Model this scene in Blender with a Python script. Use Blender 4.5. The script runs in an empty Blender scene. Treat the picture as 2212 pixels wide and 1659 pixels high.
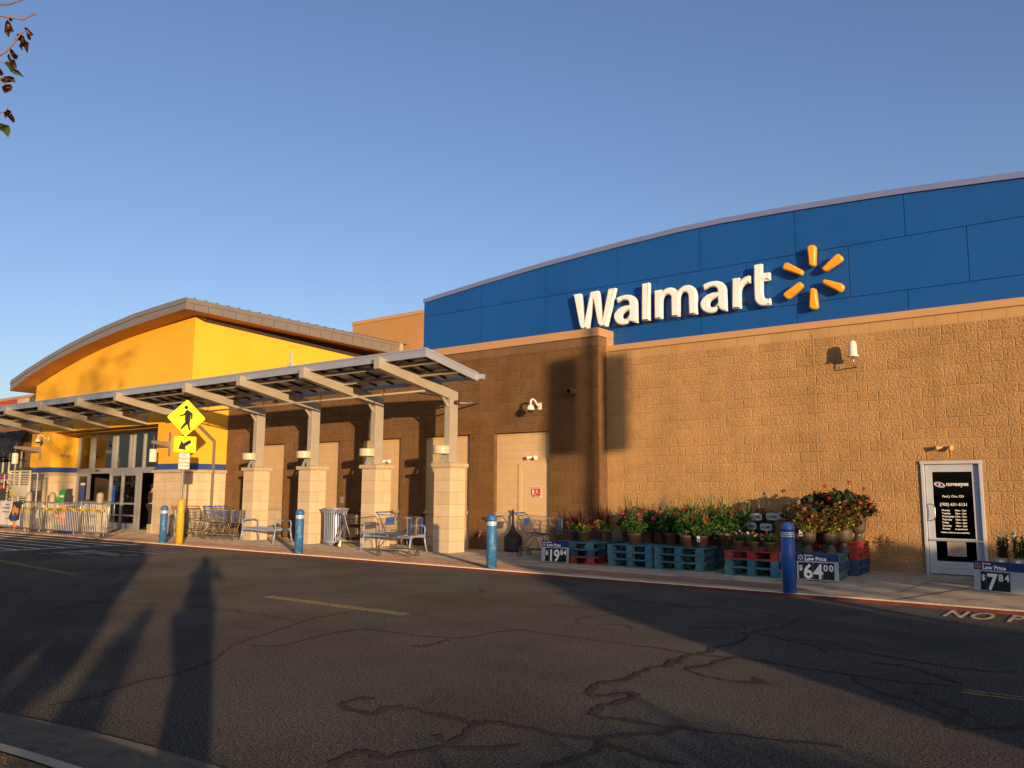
import bpy, bmesh, math, random
from mathutils import Vector, Matrix
random.seed(7)
R = math.radians
scene = bpy.context.scene
COL = scene.collection

# ------------------------------------------------------------------ camera
CAM_F, CAM_YAW, CAM_PITCH, CAM_ROLL, CAM_H = 1781.0, 37.33, 7.485, 0.334, 1.512
CX, CY = 1106.0, 829.5            # photo measured on a 2212 x 1659 sheet
_y, _p, _r = R(CAM_YAW), R(CAM_PITCH), R(CAM_ROLL)
FW = Vector((-math.sin(_y)*math.cos(_p), math.cos(_y)*math.cos(_p), math.sin(_p)))
_rt = Vector((math.cos(_y), math.sin(_y), 0)); _up = _rt.cross(FW)
RT = _rt*math.cos(_r) + _up*math.sin(_r); UP = -_rt*math.sin(_r) + _up*math.cos(_r)
CP = Vector((0, 0, CAM_H))
cam_d = bpy.data.cameras.new('camera'); cam = bpy.data.objects.new('camera', cam_d); COL.objects.link(cam)
m = Matrix((RT, UP, -FW)).transposed().to_4x4(); m.translation = CP; cam.matrix_world = m
cam_d.sensor_width = 36; cam_d.lens = 36*CAM_F/2212; cam_d.clip_end = 3000; cam_d.clip_start = 0.05
scene.camera = cam
scene.render.resolution_x, scene.render.resolution_y = 1024, 768

# ------------------------------------------------------------------ light
SUN_AZ, SUN_EL = 57.0, 4.5        # shadows run towards (-sin az, cos az)
world = bpy.data.worlds.new('World'); scene.world = world; world.use_nodes = True
nt = world.node_tree; sky = nt.nodes.new('ShaderNodeTexSky'); sky.sky_type = 'NISHITA'
sky.sun_disc = False; sky.sun_elevation = R(SUN_EL + 5); sky.sun_rotation = R(180 - SUN_AZ)
sky.air_density = 1.0; sky.dust_density = 0.9; sky.ozone_density = 2.5
gm = nt.nodes.new('ShaderNodeGamma'); gm.inputs[1].default_value = 0.97; nt.links.new(sky.outputs[0], gm.inputs[0])
tn = nt.nodes.new('ShaderNodeMix'); tn.data_type = 'RGBA'; tn.blend_type = 'MULTIPLY'; tn.inputs[0].default_value = 1; tn.inputs[7].default_value = (.94, .875, 1.0, 1)
nt.links.new(gm.outputs[0], tn.inputs[6]); nt.links.new(tn.outputs[2], nt.nodes['Background'].inputs[0]); nt.nodes['Background'].inputs[1].default_value = 0.142
sd = bpy.data.lights.new('sun', 'SUN'); sd.energy = 4.7; sd.angle = R(0.55); sd.color = (1.0, 0.68, 0.385)
so = bpy.data.objects.new('sun', sd); COL.objects.link(so); so.location = (60, -40, 30)
TOSUN = Vector((math.sin(R(SUN_AZ))*math.cos(R(SUN_EL)), -math.cos(R(SUN_AZ))*math.cos(R(SUN_EL)), math.sin(R(SUN_EL))))
so.rotation_euler = TOSUN.to_track_quat('Z', 'Y').to_euler()
vs = scene.view_settings; vs.view_transform = 'Standard'; vs.look = 'None'; vs.exposure = 0.4; vs.gamma = 1

# ------------------------------------------------------------------ measuring: photo point -> place in the world
def ray(x, y):
    return (FW + RT*((x-CX)/CAM_F) + UP*((CY-y)/CAM_F)).normalized()
def G(p, z=0.0):
    d = ray(*p); return CP + d*((z-CAM_H)/d.z)
def V(p, Y):
    d = ray(*p); return CP + d*(Y/d.y)
def U(p, X):
    d = ray(*p); return CP + d*(X/d.x)
def ZAT(p, X, Y):
    d = ray(*p); return CAM_H + d.z*math.hypot(X, Y)/math.hypot(d.x, d.y)
def Z(ox, oy, s):
    return lambda x, y: ((ox + x/s)*.54861, (oy + y/s)*.54861)
SD = Vector((-math.sin(R(SUN_AZ)), math.cos(R(SUN_AZ)), 0)); SN = Vector((math.cos(R(SUN_AZ)), math.sin(R(SUN_AZ)), 0))

# ------------------------------------------------------------------ materials
def rgb(h):
    h = h.lstrip('#'); v = [int(h[i:i+2], 16)/255 for i in (0, 2, 4)]
    return tuple(x/12.92 if x < .04045 else ((x+.055)/1.055)**2.4 for x in v)
def mat(name, col, rough=.7, metal=0, var=.12, vs_=3.0, bump=0, bs=30, dirt=None, dirt_amt=0, spec=.5, coord='UV', dist=.01):
    M = bpy.data.materials.new(name); M.use_nodes = True; t = M.node_tree; b = t.nodes['Principled BSDF']
    if isinstance(col, str): col = rgb(col)
    b.inputs['Roughness'].default_value = rough; b.inputs['Metallic'].default_value = metal
    b.inputs['Specular IOR Level'].default_value = spec
    tc = t.nodes.new('ShaderNodeTexCoord'); n = t.nodes.new('ShaderNodeTexNoise')
    n.inputs['Scale'].default_value = vs_; n.inputs['Detail'].default_value = 6; n.inputs['Roughness'].default_value = .65
    t.links.new(tc.outputs[coord], n.inputs['Vector'])
    mr = t.nodes.new('ShaderNodeMapRange'); mr.inputs[1].default_value = .3; mr.inputs[2].default_value = .7
    mr.inputs[3].default_value = 1-var; mr.inputs[4].default_value = 1+var; t.links.new(n.outputs[0], mr.inputs[0])
    mx = t.nodes.new('ShaderNodeMix'); mx.data_type = 'RGBA'; mx.blend_type = 'MULTIPLY'; mx.inputs[0].default_value = 1
    mx.inputs[6].default_value = (*col, 1); t.links.new(mr.outputs[0], mx.inputs[7]); out = mx.outputs[2]
    if dirt:
        d = rgb(dirt) if isinstance(dirt, str) else dirt
        n2 = t.nodes.new('ShaderNodeTexNoise'); n2.inputs['Scale'].default_value = vs_*2.3; n2.inputs['Detail'].default_value = 8
        t.links.new(tc.outputs[coord], n2.inputs['Vector'])
        m2 = t.nodes.new('ShaderNodeMapRange'); m2.inputs[1].default_value = .52; m2.inputs[2].default_value = .66; m2.inputs[4].default_value = dirt_amt
        t.links.new(n2.outputs[0], m2.inputs[0])
        x2 = t.nodes.new('ShaderNodeMix'); x2.data_type = 'RGBA'; t.links.new(m2.outputs[0], x2.inputs[0]); t.links.new(out, x2.inputs[6])
        x2.inputs[7].default_value = (*d, 1); out = x2.outputs[2]
    t.links.new(out, b.inputs['Base Color'])
    if bump:
        n3 = t.nodes.new('ShaderNodeTexNoise'); n3.inputs['Scale'].default_value = bs; n3.inputs['Detail'].default_value = 5
        t.links.new(tc.outputs[coord], n3.inputs['Vector'])
        bp = t.nodes.new('ShaderNodeBump'); bp.inputs['Strength'].default_value = bump; bp.inputs['Distance'].default_value = dist
        t.links.new(n3.outputs[0], bp.inputs['Height']); t.links.new(bp.outputs[0], b.inputs['Normal'])
    return M
def brick_mat(name, c1, c2, mortar, bw, bh, msize=.012, rough=.85, rock=0, rs=16, var=.1, off=.5, groove=.006, mcol_mix=1):
    M = bpy.data.materials.new(name); M.use_nodes = True; t = M.node_tree; b = t.nodes['Principled BSDF']
    b.inputs['Roughness'].default_value = rough; b.inputs['Specular IOR Level'].default_value = .3
    tc = t.nodes.new('ShaderNodeTexCoord'); br = t.nodes.new('ShaderNodeTexBrick')
    wob = t.nodes.new('ShaderNodeTexNoise'); wob.inputs['Scale'].default_value = 4
    t.links.new(tc.outputs['UV'], wob.inputs['Vector'])
    br.offset = off; br.inputs['Scale'].default_value = 1; br.inputs['Brick Width'].default_value = bw; br.inputs['Row Height'].default_value = bh
    br.inputs['Mortar Size'].default_value = msize; br.inputs['Mortar Smooth'].default_value = .3; br.inputs['Bias'].default_value = 0
    for i, c in zip(('Color1', 'Color2', 'Mortar'), (c1, c2, mortar)): br.inputs[i].default_value = (*rgb(c), 1)
    t.links.new(tc.outputs['UV'], br.inputs['Vector'])
    n = t.nodes.new('ShaderNodeTexNoise'); n.inputs['Scale'].default_value = 1.3; n.inputs['Detail'].default_value = 7; n.inputs['Roughness'].default_value = .7
    t.links.new(tc.outputs['UV'], n.inputs['Vector'])
    mr = t.nodes.new('ShaderNodeMapRange'); mr.inputs[1].default_value = .3; mr.inputs[2].default_value = .7; mr.inputs[3].default_value = 1-var; mr.inputs[4].default_value = 1+var
    t.links.new(n.outputs[0], mr.inputs[0])
    mx = t.nodes.new('ShaderNodeMix'); mx.data_type = 'RGBA'; mx.blend_type = 'MULTIPLY'; mx.inputs[0].default_value = 1
    t.links.new(br.outputs[0], mx.inputs[6]); t.links.new(mr.outputs[0], mx.inputs[7]); t.links.new(mx.outputs[2], b.inputs['Base Color'])
    mpp = t.nodes.new('ShaderNodeMapping'); mpp.inputs['Scale'].default_value = (2.2, .16, 1); t.links.new(tc.outputs['UV'], mpp.inputs[0])
    sn = t.nodes.new('ShaderNodeTexNoise'); sn.inputs['Scale'].default_value = 1; sn.inputs['Detail'].default_value = 5; t.links.new(mpp.outputs[0], sn.inputs['Vector'])
    sr = t.nodes.new('ShaderNodeMapRange'); sr.inputs[1].default_value = .35; sr.inputs[2].default_value = .65; sr.inputs[3].default_value = .92; sr.inputs[4].default_value = 1.05; t.links.new(sn.outputs[0], sr.inputs[0])
    mx3 = t.nodes.new('ShaderNodeMix'); mx3.data_type = 'RGBA'; mx3.blend_type = 'MULTIPLY'; mx3.inputs[0].default_value = 1; t.links.new(mx.outputs[2], mx3.inputs[6]); t.links.new(sr.outputs[0], mx3.inputs[7]); t.links.new(mx3.outputs[2], b.inputs['Base Color'])
    inv = t.nodes.new('ShaderNodeMath'); inv.operation = 'SUBTRACT'; inv.inputs[0].default_value = 1; t.links.new(br.outputs['Fac'], inv.inputs[1])
    bp = t.nodes.new('ShaderNodeBump'); bp.inputs['Strength'].default_value = 1; bp.inputs['Distance'].default_value = groove
    t.links.new(inv.outputs[0], bp.inputs['Height']); nrm = bp.outputs[0]
    if rock:
        v = t.nodes.new('ShaderNodeTexNoise'); v.inputs['Scale'].default_value = rs; v.inputs['Detail'].default_value = 3; v.inputs['Roughness'].default_value = .6; v.inputs['Distortion'].default_value = .5
        t.links.new(tc.outputs['UV'], v.inputs['Vector'])
        br2 = t.nodes.new('ShaderNodeTexBrick'); br2.offset = off
        for k, w in (('Scale', 1), ('Brick Width', bw), ('Row Height', bh), ('Mortar Size', .016), ('Mortar Smooth', .6)): br2.inputs[k].default_value = w
        t.links.new(tc.outputs['UV'], br2.inputs['Vector'])
        br3 = t.nodes.new('ShaderNodeTexBrick'); br3.offset = off
        for k, w in (('Scale', 1), ('Brick Width', bw), ('Row Height', bh), ('Mortar Size', .0), ('Mortar Smooth', 0)): br3.inputs[k].default_value = w
        br3.inputs['Color1'].default_value = (0,0,0,1); br3.inputs['Color2'].default_value = (1,1,1,1); t.links.new(tc.outputs['UV'], br3.inputs['Vector'])
        rnd_ = t.nodes.new('ShaderNodeMath'); rnd_.operation = 'MULTIPLY_ADD'; rnd_.inputs[1].default_value = .2; t.links.new(br3.outputs[0], rnd_.inputs[0])
        i2 = t.nodes.new('ShaderNodeMath'); i2.operation = 'SUBTRACT'; i2.inputs[0].default_value = 1; t.links.new(br2.outputs['Fac'], i2.inputs[1])
        sb_ = t.nodes.new('ShaderNodeMath'); sb_.operation = 'SUBTRACT'; sb_.inputs[1].default_value = .43; t.links.new(v.outputs[0], sb_.inputs[0]); t.links.new(sb_.outputs[0], rnd_.inputs[2])
        ml = t.nodes.new('ShaderNodeMath'); ml.operation = 'MULTIPLY'; t.links.new(rnd_.outputs[0], ml.inputs[0]); t.links.new(i2.outputs[0], ml.inputs[1])
        b2 = t.nodes.new('ShaderNodeBump'); b2.inputs['Strength'].default_value = 1; b2.inputs['Distance'].default_value = rock
        t.links.new(ml.outputs[0], b2.inputs['Height']); t.links.new(nrm, b2.inputs['Normal']); nrm = b2.outputs[0]
    t.links.new(nrm, b.inputs['Normal'])
    return M
def leaf_mat(name, c1, c2, c3=None, rough=.55, scale=9):
    M = bpy.data.materials.new(name); M.use_nodes = True; t = M.node_tree; b = t.nodes['Principled BSDF']
    b.inputs['Roughness'].default_value = rough
    tc = t.nodes.new('ShaderNodeTexCoord'); n = t.nodes.new('ShaderNodeTexNoise'); n.inputs['Scale'].default_value = scale; n.inputs['Detail'].default_value = 2
    oi = t.nodes.new('ShaderNodeObjectInfo'); ad = t.nodes.new('ShaderNodeVectorMath'); ad.operation = 'ADD'
    t.links.new(tc.outputs['Object'], ad.inputs[0]); t.links.new(oi.outputs['Random'], ad.inputs[1]); t.links.new(ad.outputs[0], n.inputs['Vector'])
    cr = t.nodes.new('ShaderNodeValToRGB'); e = cr.color_ramp.elements
    e[0].position = .36; e[0].color = (*rgb(c1), 1); e[1].position = .62; e[1].color = (*rgb(c2), 1)
    if c3: q = e.new(.74); q.color = (*rgb(c3), 1)
    t.links.new(n.outputs[0], cr.inputs[0]); t.links.new(cr.outputs[0], b.inputs['Base Color'])
    tr = t.nodes.new('ShaderNodeBsdfTranslucent'); t.links.new(cr.outputs[0], tr.inputs[0])
    ms = t.nodes.new('ShaderNodeMixShader'); ms.inputs[0].default_value = .25
    t.links.new(b.outputs[0], ms.inputs[1]); t.links.new(tr.outputs[0], ms.inputs[2]); t.links.new(ms.outputs[0], t.nodes['Material Output'].inputs[0])
    return M
M = {}
GRV = .0035
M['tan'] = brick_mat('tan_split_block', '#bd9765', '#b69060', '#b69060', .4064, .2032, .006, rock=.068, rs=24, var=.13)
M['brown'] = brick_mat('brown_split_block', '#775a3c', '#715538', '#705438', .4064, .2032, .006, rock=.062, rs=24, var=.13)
M['tan_smooth'] = brick_mat('tan_smooth_course', '#b69160', '#b18c5c', '#a08055', .4064, .3, .008, groove=.004)
M['brown_smooth'] = brick_mat('brown_smooth_course', '#785c43', '#73583f', '#665040', .4064, .3, .008, groove=.004)
M['brown_flat'] = mat('brown_render', '#7b5a3b', .85, var=.06)
M['cream_block'] = brick_mat('cream_painted_block', '#c9aa7c', '#c7a87a', '#b99b70', .4064, .2032, .006, groove=.002, var=.05)
M['stone'] = brick_mat('cast_stone', '#d2bb98', '#c9b18d', '#a8946f', .6, .3048, .007, groove=.002, var=.1)
M['stone_stack'] = brick_mat('cast_stone_single', '#d2bb98', '#c9b18d', '#a8946f', .6, .3048, .007, groove=.002, var=.1, off=0)
M['stone_plain'] = mat('cast_stone_trim', '#b9a582', .8, var=.1, vs_=5, dirt='#7d7058', dirt_amt=.5)
M['coping'] = mat('tan_metal_coping', '#bd9362', .5, .0, var=.05, vs_=1.5)
M['coping_b'] = mat('brown_metal_coping', '#b98f60', .5, .0, var=.06, vs_=1.5)
M['blue'] = mat('blue_metal_panel', '#124f94', .42, 0, var=.08, vs_=.6, spec=.4, bump=.12, bs=1.3, dist=.02)
M['blue_back'] = mat('panel_joint', '#0a2444', .8)
M['trim'] = mat('lavender_trim', '#7f86a8', .35, .3, var=.05)
M['yellow'] = mat('yellow_render', '#efb22c', .8, var=.06, vs_=.7, bump=.4, bs=70, dist=.004)
M['stripe'] = mat('blue_stripe', '#2b4a8c', .6, var=.06)
M['roof'] = mat('roof_metal', '#8b8378', .45, .35, var=.05)
M['soffit'] = mat('soffit_board', '#b5803a', .7, var=.06)
M['dark_trim'] = mat('dark_trim', '#3a2f24', .8)
M['canopy'] = mat('canopy_paint', '#a39a88', .42, .0, var=.07, vs_=2)
M['fascia'] = mat('canopy_fascia', '#a3a8b0', .4, .3, var=.05)
M['deck'] = mat('deck_metal', '#a2a6ab', .45, .3, var=.1)
M['drum'] = mat('lamp_drum', '#c4b898', .35, var=.04)
M['alu'] = mat('door_aluminium', '#a9a9a6', .4, .45, var=.04)
M['alu_white'] = mat('white_door_paint', '#b5b9bd', .45, .1, var=.06, vs_=4)
M['white'] = mat('white_plastic', '#dcd6ca', .45, var=.03)
M['sign_white'] = mat('letter_face', '#f5f0e6', .4, var=.03)
M['sign_side'] = mat('letter_side', '#cdbf9f', .5, var=.04)
M['spark'] = mat('spark_face', '#f6a31c', .4, var=.03)
M['bollard_blue'] = mat('blue_bollard_paint', '#2c6798', .5, var=.2, vs_=6, dirt='#6a8799', dirt_amt=.8, coord='Object')
M['bollard_blue2'] = mat('deep_blue_bollard_paint', '#2559a3', .4, var=.06, vs_=5, coord='Object')
M['bollard_yellow'] = mat('yellow_bollard_sleeve', '#e0ae2c', .5, var=.14, vs_=6, dirt='#9c7c3a', dirt_amt=.7, coord='Object')
M['bollard_beige'] = mat('beige_bollard_paint', '#a89878', .5, var=.12, vs_=5, coord='Object', dirt='#857759', dirt_amt=.5)
M['reflect'] = mat('reflective_tape', '#e6f0f4', .25, .2, var=.02)
M['galv'] = mat('galvanised_tube', '#b0aca4', .35, .7, var=.1, vs_=8, coord='Object')
M['wire'] = mat('cart_wire', '#7f7b6e', .4, .7, var=.1, vs_=8, coord='Object')
M['cart_blue'] = mat('cart_blue_plastic', '#2a57b0', .45, var=.05, coord='Object')
M['cart_red'] = mat('cart_red_plastic', '#c03a2a', .45, var=.05, coord='Object')
M['cart_grey'] = mat('cart_grey_plastic', '#5c6266', .5, var=.08, coord='Object')
M['rubber'] = mat('rubber', '#5b5146', .8, var=.15, coord='Object')
M['hub'] = mat('hub', '#b09a78', .4, .5, coord='Object')
M['bench'] = mat('bench_paint', '#93a0b4', .4, .25, var=.05, coord='Object')
M['black'] = mat('black_plastic', '#1b1a19', .6, var=.1, coord='Object')
M['char'] = mat('charcoal', '#2c2f36', .6, var=.1)
M['fluoro'] = mat('fluorescent_sheeting', '#f2e600', .5, var=.02)
M['ink'] = mat('black_ink', '#120f0c', .7)
M['sheet_white'] = mat('white_sheeting', '#d9d2c0', .5)
M['red'] = mat('red_ink', '#c23a2c', .6)
M['green_ink'] = mat('green_ink', '#3d9a3a', .6)
M['navy'] = mat('navy_board', '#0d2a66', .5, var=.04)
M['board_grey'] = mat('grey_board', '#aab2b2', .5, var=.07, vs_=6)
M['orange'] = mat('orange_ink', '#e88a2a', .5)
M['concrete'] = mat('sidewalk_concrete', '#b5a287', .9, var=.14, vs_=.9, bump=1, bs=70, dirt='#5f564c', dirt_amt=.5, dist=.02)
M['kerb_top'] = mat('kerb_cream_paint', '#d9c394', .8, var=.14, vs_=6, dirt='#978873', dirt_amt=.7)
M['kerb_red'] = mat('kerb_red_paint', '#64302a', .8, var=.15, vs_=6)
M['band'] = brick_mat('brick_pavers', '#8b6b5d', '#7e6052', '#6e5a4e', .2, .1, .008, groove=.002, var=.15)
M['gutter'] = mat('gutter_concrete', '#6a6050', .92, var=.22, vs_=5, bump=.6, bs=60, dirt='#4d4a47', dirt_amt=.6, dist=.006)
M['kerb_stone'] = mat('kerb_concrete', '#a19480', .9, var=.12, vs_=5, bump=.4, bs=60, dist=.004)
M['paint_white'] = mat('road_paint_white', '#b4b0ab', .85, var=.15, vs_=4, dirt='#4a4540', dirt_amt=.7)
M['paint_cream'] = mat('road_paint_cream', '#988a6a', .85, var=.2, vs_=6, dirt='#3c3833', dirt_amt=1)
M['paint_yellow'] = mat('road_paint_yellow', '#7c7046', .85, var=.25, vs_=11, dirt='#3c3833', dirt_amt=1)
M['seal'] = mat('crack_sealant', '#3d342e', .8, var=.2, vs_=3)
M['pal_blue'] = mat('pallet_blue_paint', '#34707c', .85, var=.4, vs_=5, dirt='#837856', dirt_amt=.95, coord='Object')
M['pal_deep'] = mat('pallet_deep_blue_paint', '#2a4a6c', .8, var=.25, vs_=6, dirt='#7d7058', dirt_amt=.4, coord='Object')
M['pal_red'] = mat('pallet_red_paint', '#a2302a', .8, var=.2, vs_=6, dirt='#a07855', dirt_amt=.5, coord='Object')
M['terracotta'] = mat('terracotta_pot', '#7a5545', .8, var=.15, vs_=8, coord='Object')
M['brownpot'] = mat('brown_plastic_pot', '#6b5b45', .6, var=.2, vs_=20, coord='Object')
M['urn'] = mat('bronze_urn', '#4f4739', .5, .1, var=.25, vs_=25, coord='Object')
M['barrel'] = mat('barrel_pot', '#b8a890', .7, var=.12, coord='Object')
M['leaf_g'] = leaf_mat('geranium_leaf', '#2a4a1c', '#4c722c', '#7f9a3c')
M['leaf_l'] = leaf_mat('lime_leaf', '#4a641c', '#8a9a2c', '#c9c03c')
M['leaf_d'] = leaf_mat('dark_begonia_leaf', '#1d2a16', '#3a4a22', '#6a3d28', scale=14)
M['leaf_c'] = leaf_mat('coleus_leaf', '#4a2f20', '#6a5228', '#c2ae38', scale=11)
M['leaf_r'] = leaf_mat('red_cordyline_leaf', '#43211d', '#6a3a30', '#7d5a3c')
M['leaf_s'] = leaf_mat('spike_leaf', '#44552a', '#73804a', '#8f9460')
M['leaf_tree'] = leaf_mat('tree_leaf', '#29391a', '#4c5a22', '#7a5a2c', scale=3)
M['leaf_dry'] = leaf_mat('dry_leaf', '#2b1a12', '#6d4822', '#b07c34', scale=40)
M['leaf_green'] = leaf_mat('green_leaf', '#3b4a1a', '#5b6a22', '#8a8a2e', scale=16)
M['bark'] = mat('bark', '#6e5546', .9, var=.25, vs_=6, bump=.8, bs=25, coord='Object')
M['twig'] = mat('twig_bark', '#7d6056', .8, var=.2, vs_=20, coord='Object')
for k, c in dict(fl_pink='#d94f6e', fl_red='#b5241e', fl_white='#e6ddd6', fl_yellow='#e0c23a', fl_purple='#7b2d6b').items(): M[k] = mat(k, c, .6, var=.15, vs_=30, coord='Object')
M['skin'] = mat('skin', '#b98868', .6, var=.04, coord='Object')
M['cloth_dark'] = mat('dark_cloth', '#1d1f26', .9, var=.15, coord='Object')
M['cloth_grey'] = mat('grey_cloth', '#4a4d55', .9, var=.15, coord='Object')
M['hair'] = mat('hair', '#21170f', .8, var=.2, coord='Object')
M['shoe'] = mat('white_shoe', '#d8d4cc', .6, coord='Object')
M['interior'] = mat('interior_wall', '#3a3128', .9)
M['lamp_glass'] = mat('lantern_glass', '#e2d4b4', .5, var=.03)
M['shutter'] = mat('black_shutter', '#1a1b1f', .6, var=.1)
M['banner'] = mat('banner_vinyl', '#d2c8b8', .55, var=.06, vs_=2)
M['tape'] = mat('caution_tape', '#d8b414', .5, var=.06)
M['shelf'] = mat('cream_rack_paint', '#cbbfa4', .5, var=.08)
M['grass'] = leaf_mat('dry_grass', '#6d5a2c', '#8a7340', '#5c6a2a', scale=6)
def glass_mat(name, tint, base_rough=.02, ior=1.7):
    Mx = bpy.data.materials.new(name); Mx.use_nodes = True; t = Mx.node_tree; t.nodes.remove(t.nodes['Principled BSDF'])
    tr = t.nodes.new('ShaderNodeBsdfTransparent'); tr.inputs[0].default_value = (*tint, 1)
    gl = t.nodes.new('ShaderNodeBsdfGlossy'); gl.inputs['Roughness'].default_value = base_rough
    fr = t.nodes.new('ShaderNodeFresnel'); fr.inputs[0].default_value = ior
    n = t.nodes.new('ShaderNodeTexNoise'); n.inputs['Scale'].default_value = .8; bp = t.nodes.new('ShaderNodeBump'); bp.inputs['Strength'].default_value = .03
    t.links.new(n.outputs[0], bp.inputs['Height']); t.links.new(bp.outputs[0], gl.inputs['Normal'])
    ms = t.nodes.new('ShaderNodeMixShader'); t.links.new(fr.outputs[0], ms.inputs[0]); t.links.new(tr.outputs[0], ms.inputs[1]); t.links.new(gl.outputs[0], ms.inputs[2])
    t.links.new(ms.outputs[0], t.nodes['Material Output'].inputs[0]); return Mx
M['glass'] = glass_mat('window_glass', (.35, .37, .38))
M['door_glass'] = glass_mat('door_glass', (.16, .15, .14), ior=1.28)
def asphalt():
    Mx = bpy.data.materials.new('asphalt'); Mx.use_nodes = True; t = Mx.node_tree; b = t.nodes['Principled BSDF']; b.inputs['Roughness'].default_value = .9; b.inputs['Diffuse Roughness'].default_value = 1
    b.inputs['Specular IOR Level'].default_value = 0
    tc = t.nodes.new('ShaderNodeTexCoord')
    def noise(s, d=4, r=.6):
        n = t.nodes.new('ShaderNodeTexNoise'); n.inputs['Scale'].default_value = s; n.inputs['Detail'].default_value = d; n.inputs['Roughness'].default_value = r
        t.links.new(tc.outputs['UV'], n.inputs['Vector']); return n.outputs[0]
    cr = t.nodes.new('ShaderNodeValToRGB'); e = cr.color_ramp.elements; e[0].position = .38; e[0].color = (.031, .028, .023, 1); e[1].position = .68; e[1].color = (.225, .198, .160, 1)
    t.links.new(noise(58, 3, .75), cr.inputs[0])
    vo = t.nodes.new('ShaderNodeTexVoronoi'); vo.inputs['Scale'].default_value = 32; t.links.new(tc.outputs['UV'], vo.inputs['Vector'])
    sp = t.nodes.new('ShaderNodeMapRange'); sp.inputs[1].default_value = .05; sp.inputs[2].default_value = .22; sp.inputs[3].default_value = 1.9; sp.inputs[4].default_value = .9; t.links.new(vo.outputs['Distance'], sp.inputs[0])
    big = t.nodes.new('ShaderNodeMapRange'); big.inputs[1].default_value = .3; big.inputs[2].default_value = .7; big.inputs[3].default_value = .76; big.inputs[4].default_value = 1.26; t.links.new(noise(.45, 6), big.inputs[0])
    mm = t.nodes.new('ShaderNodeMath'); mm.operation = 'MULTIPLY'; t.links.new(sp.outputs[0], mm.inputs[0]); t.links.new(big.outputs[0], mm.inputs[1])
    mx = t.nodes.new('ShaderNodeMix'); mx.data_type = 'RGBA'; mx.blend_type = 'MULTIPLY'; mx.inputs[0].default_value = 1
    t.links.new(cr.outputs[0], mx.inputs[6]); t.links.new(mm.outputs[0], mx.inputs[7]); t.links.new(mx.outputs[2], b.inputs['Base Color'])
    bp = t.nodes.new('ShaderNodeBump'); bp.inputs['Strength'].default_value = 1; bp.inputs['Distance'].default_value = .015
    t.links.new(noise(75, 4, .7), bp.inputs['Height']); t.links.new(bp.outputs[0], b.inputs['Normal'])
    return Mx
M['asphalt'] = asphalt()
for k in ('concrete','band','kerb_top','gutter','kerb_stone','paint_white','paint_cream','paint_yellow','seal','tan','brown'): M[k].node_tree.nodes['Principled BSDF'].inputs['Diffuse Roughness'].default_value = 1; M[k].node_tree.nodes['Principled BSDF'].inputs['Specular IOR Level'].default_value = .02

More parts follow.
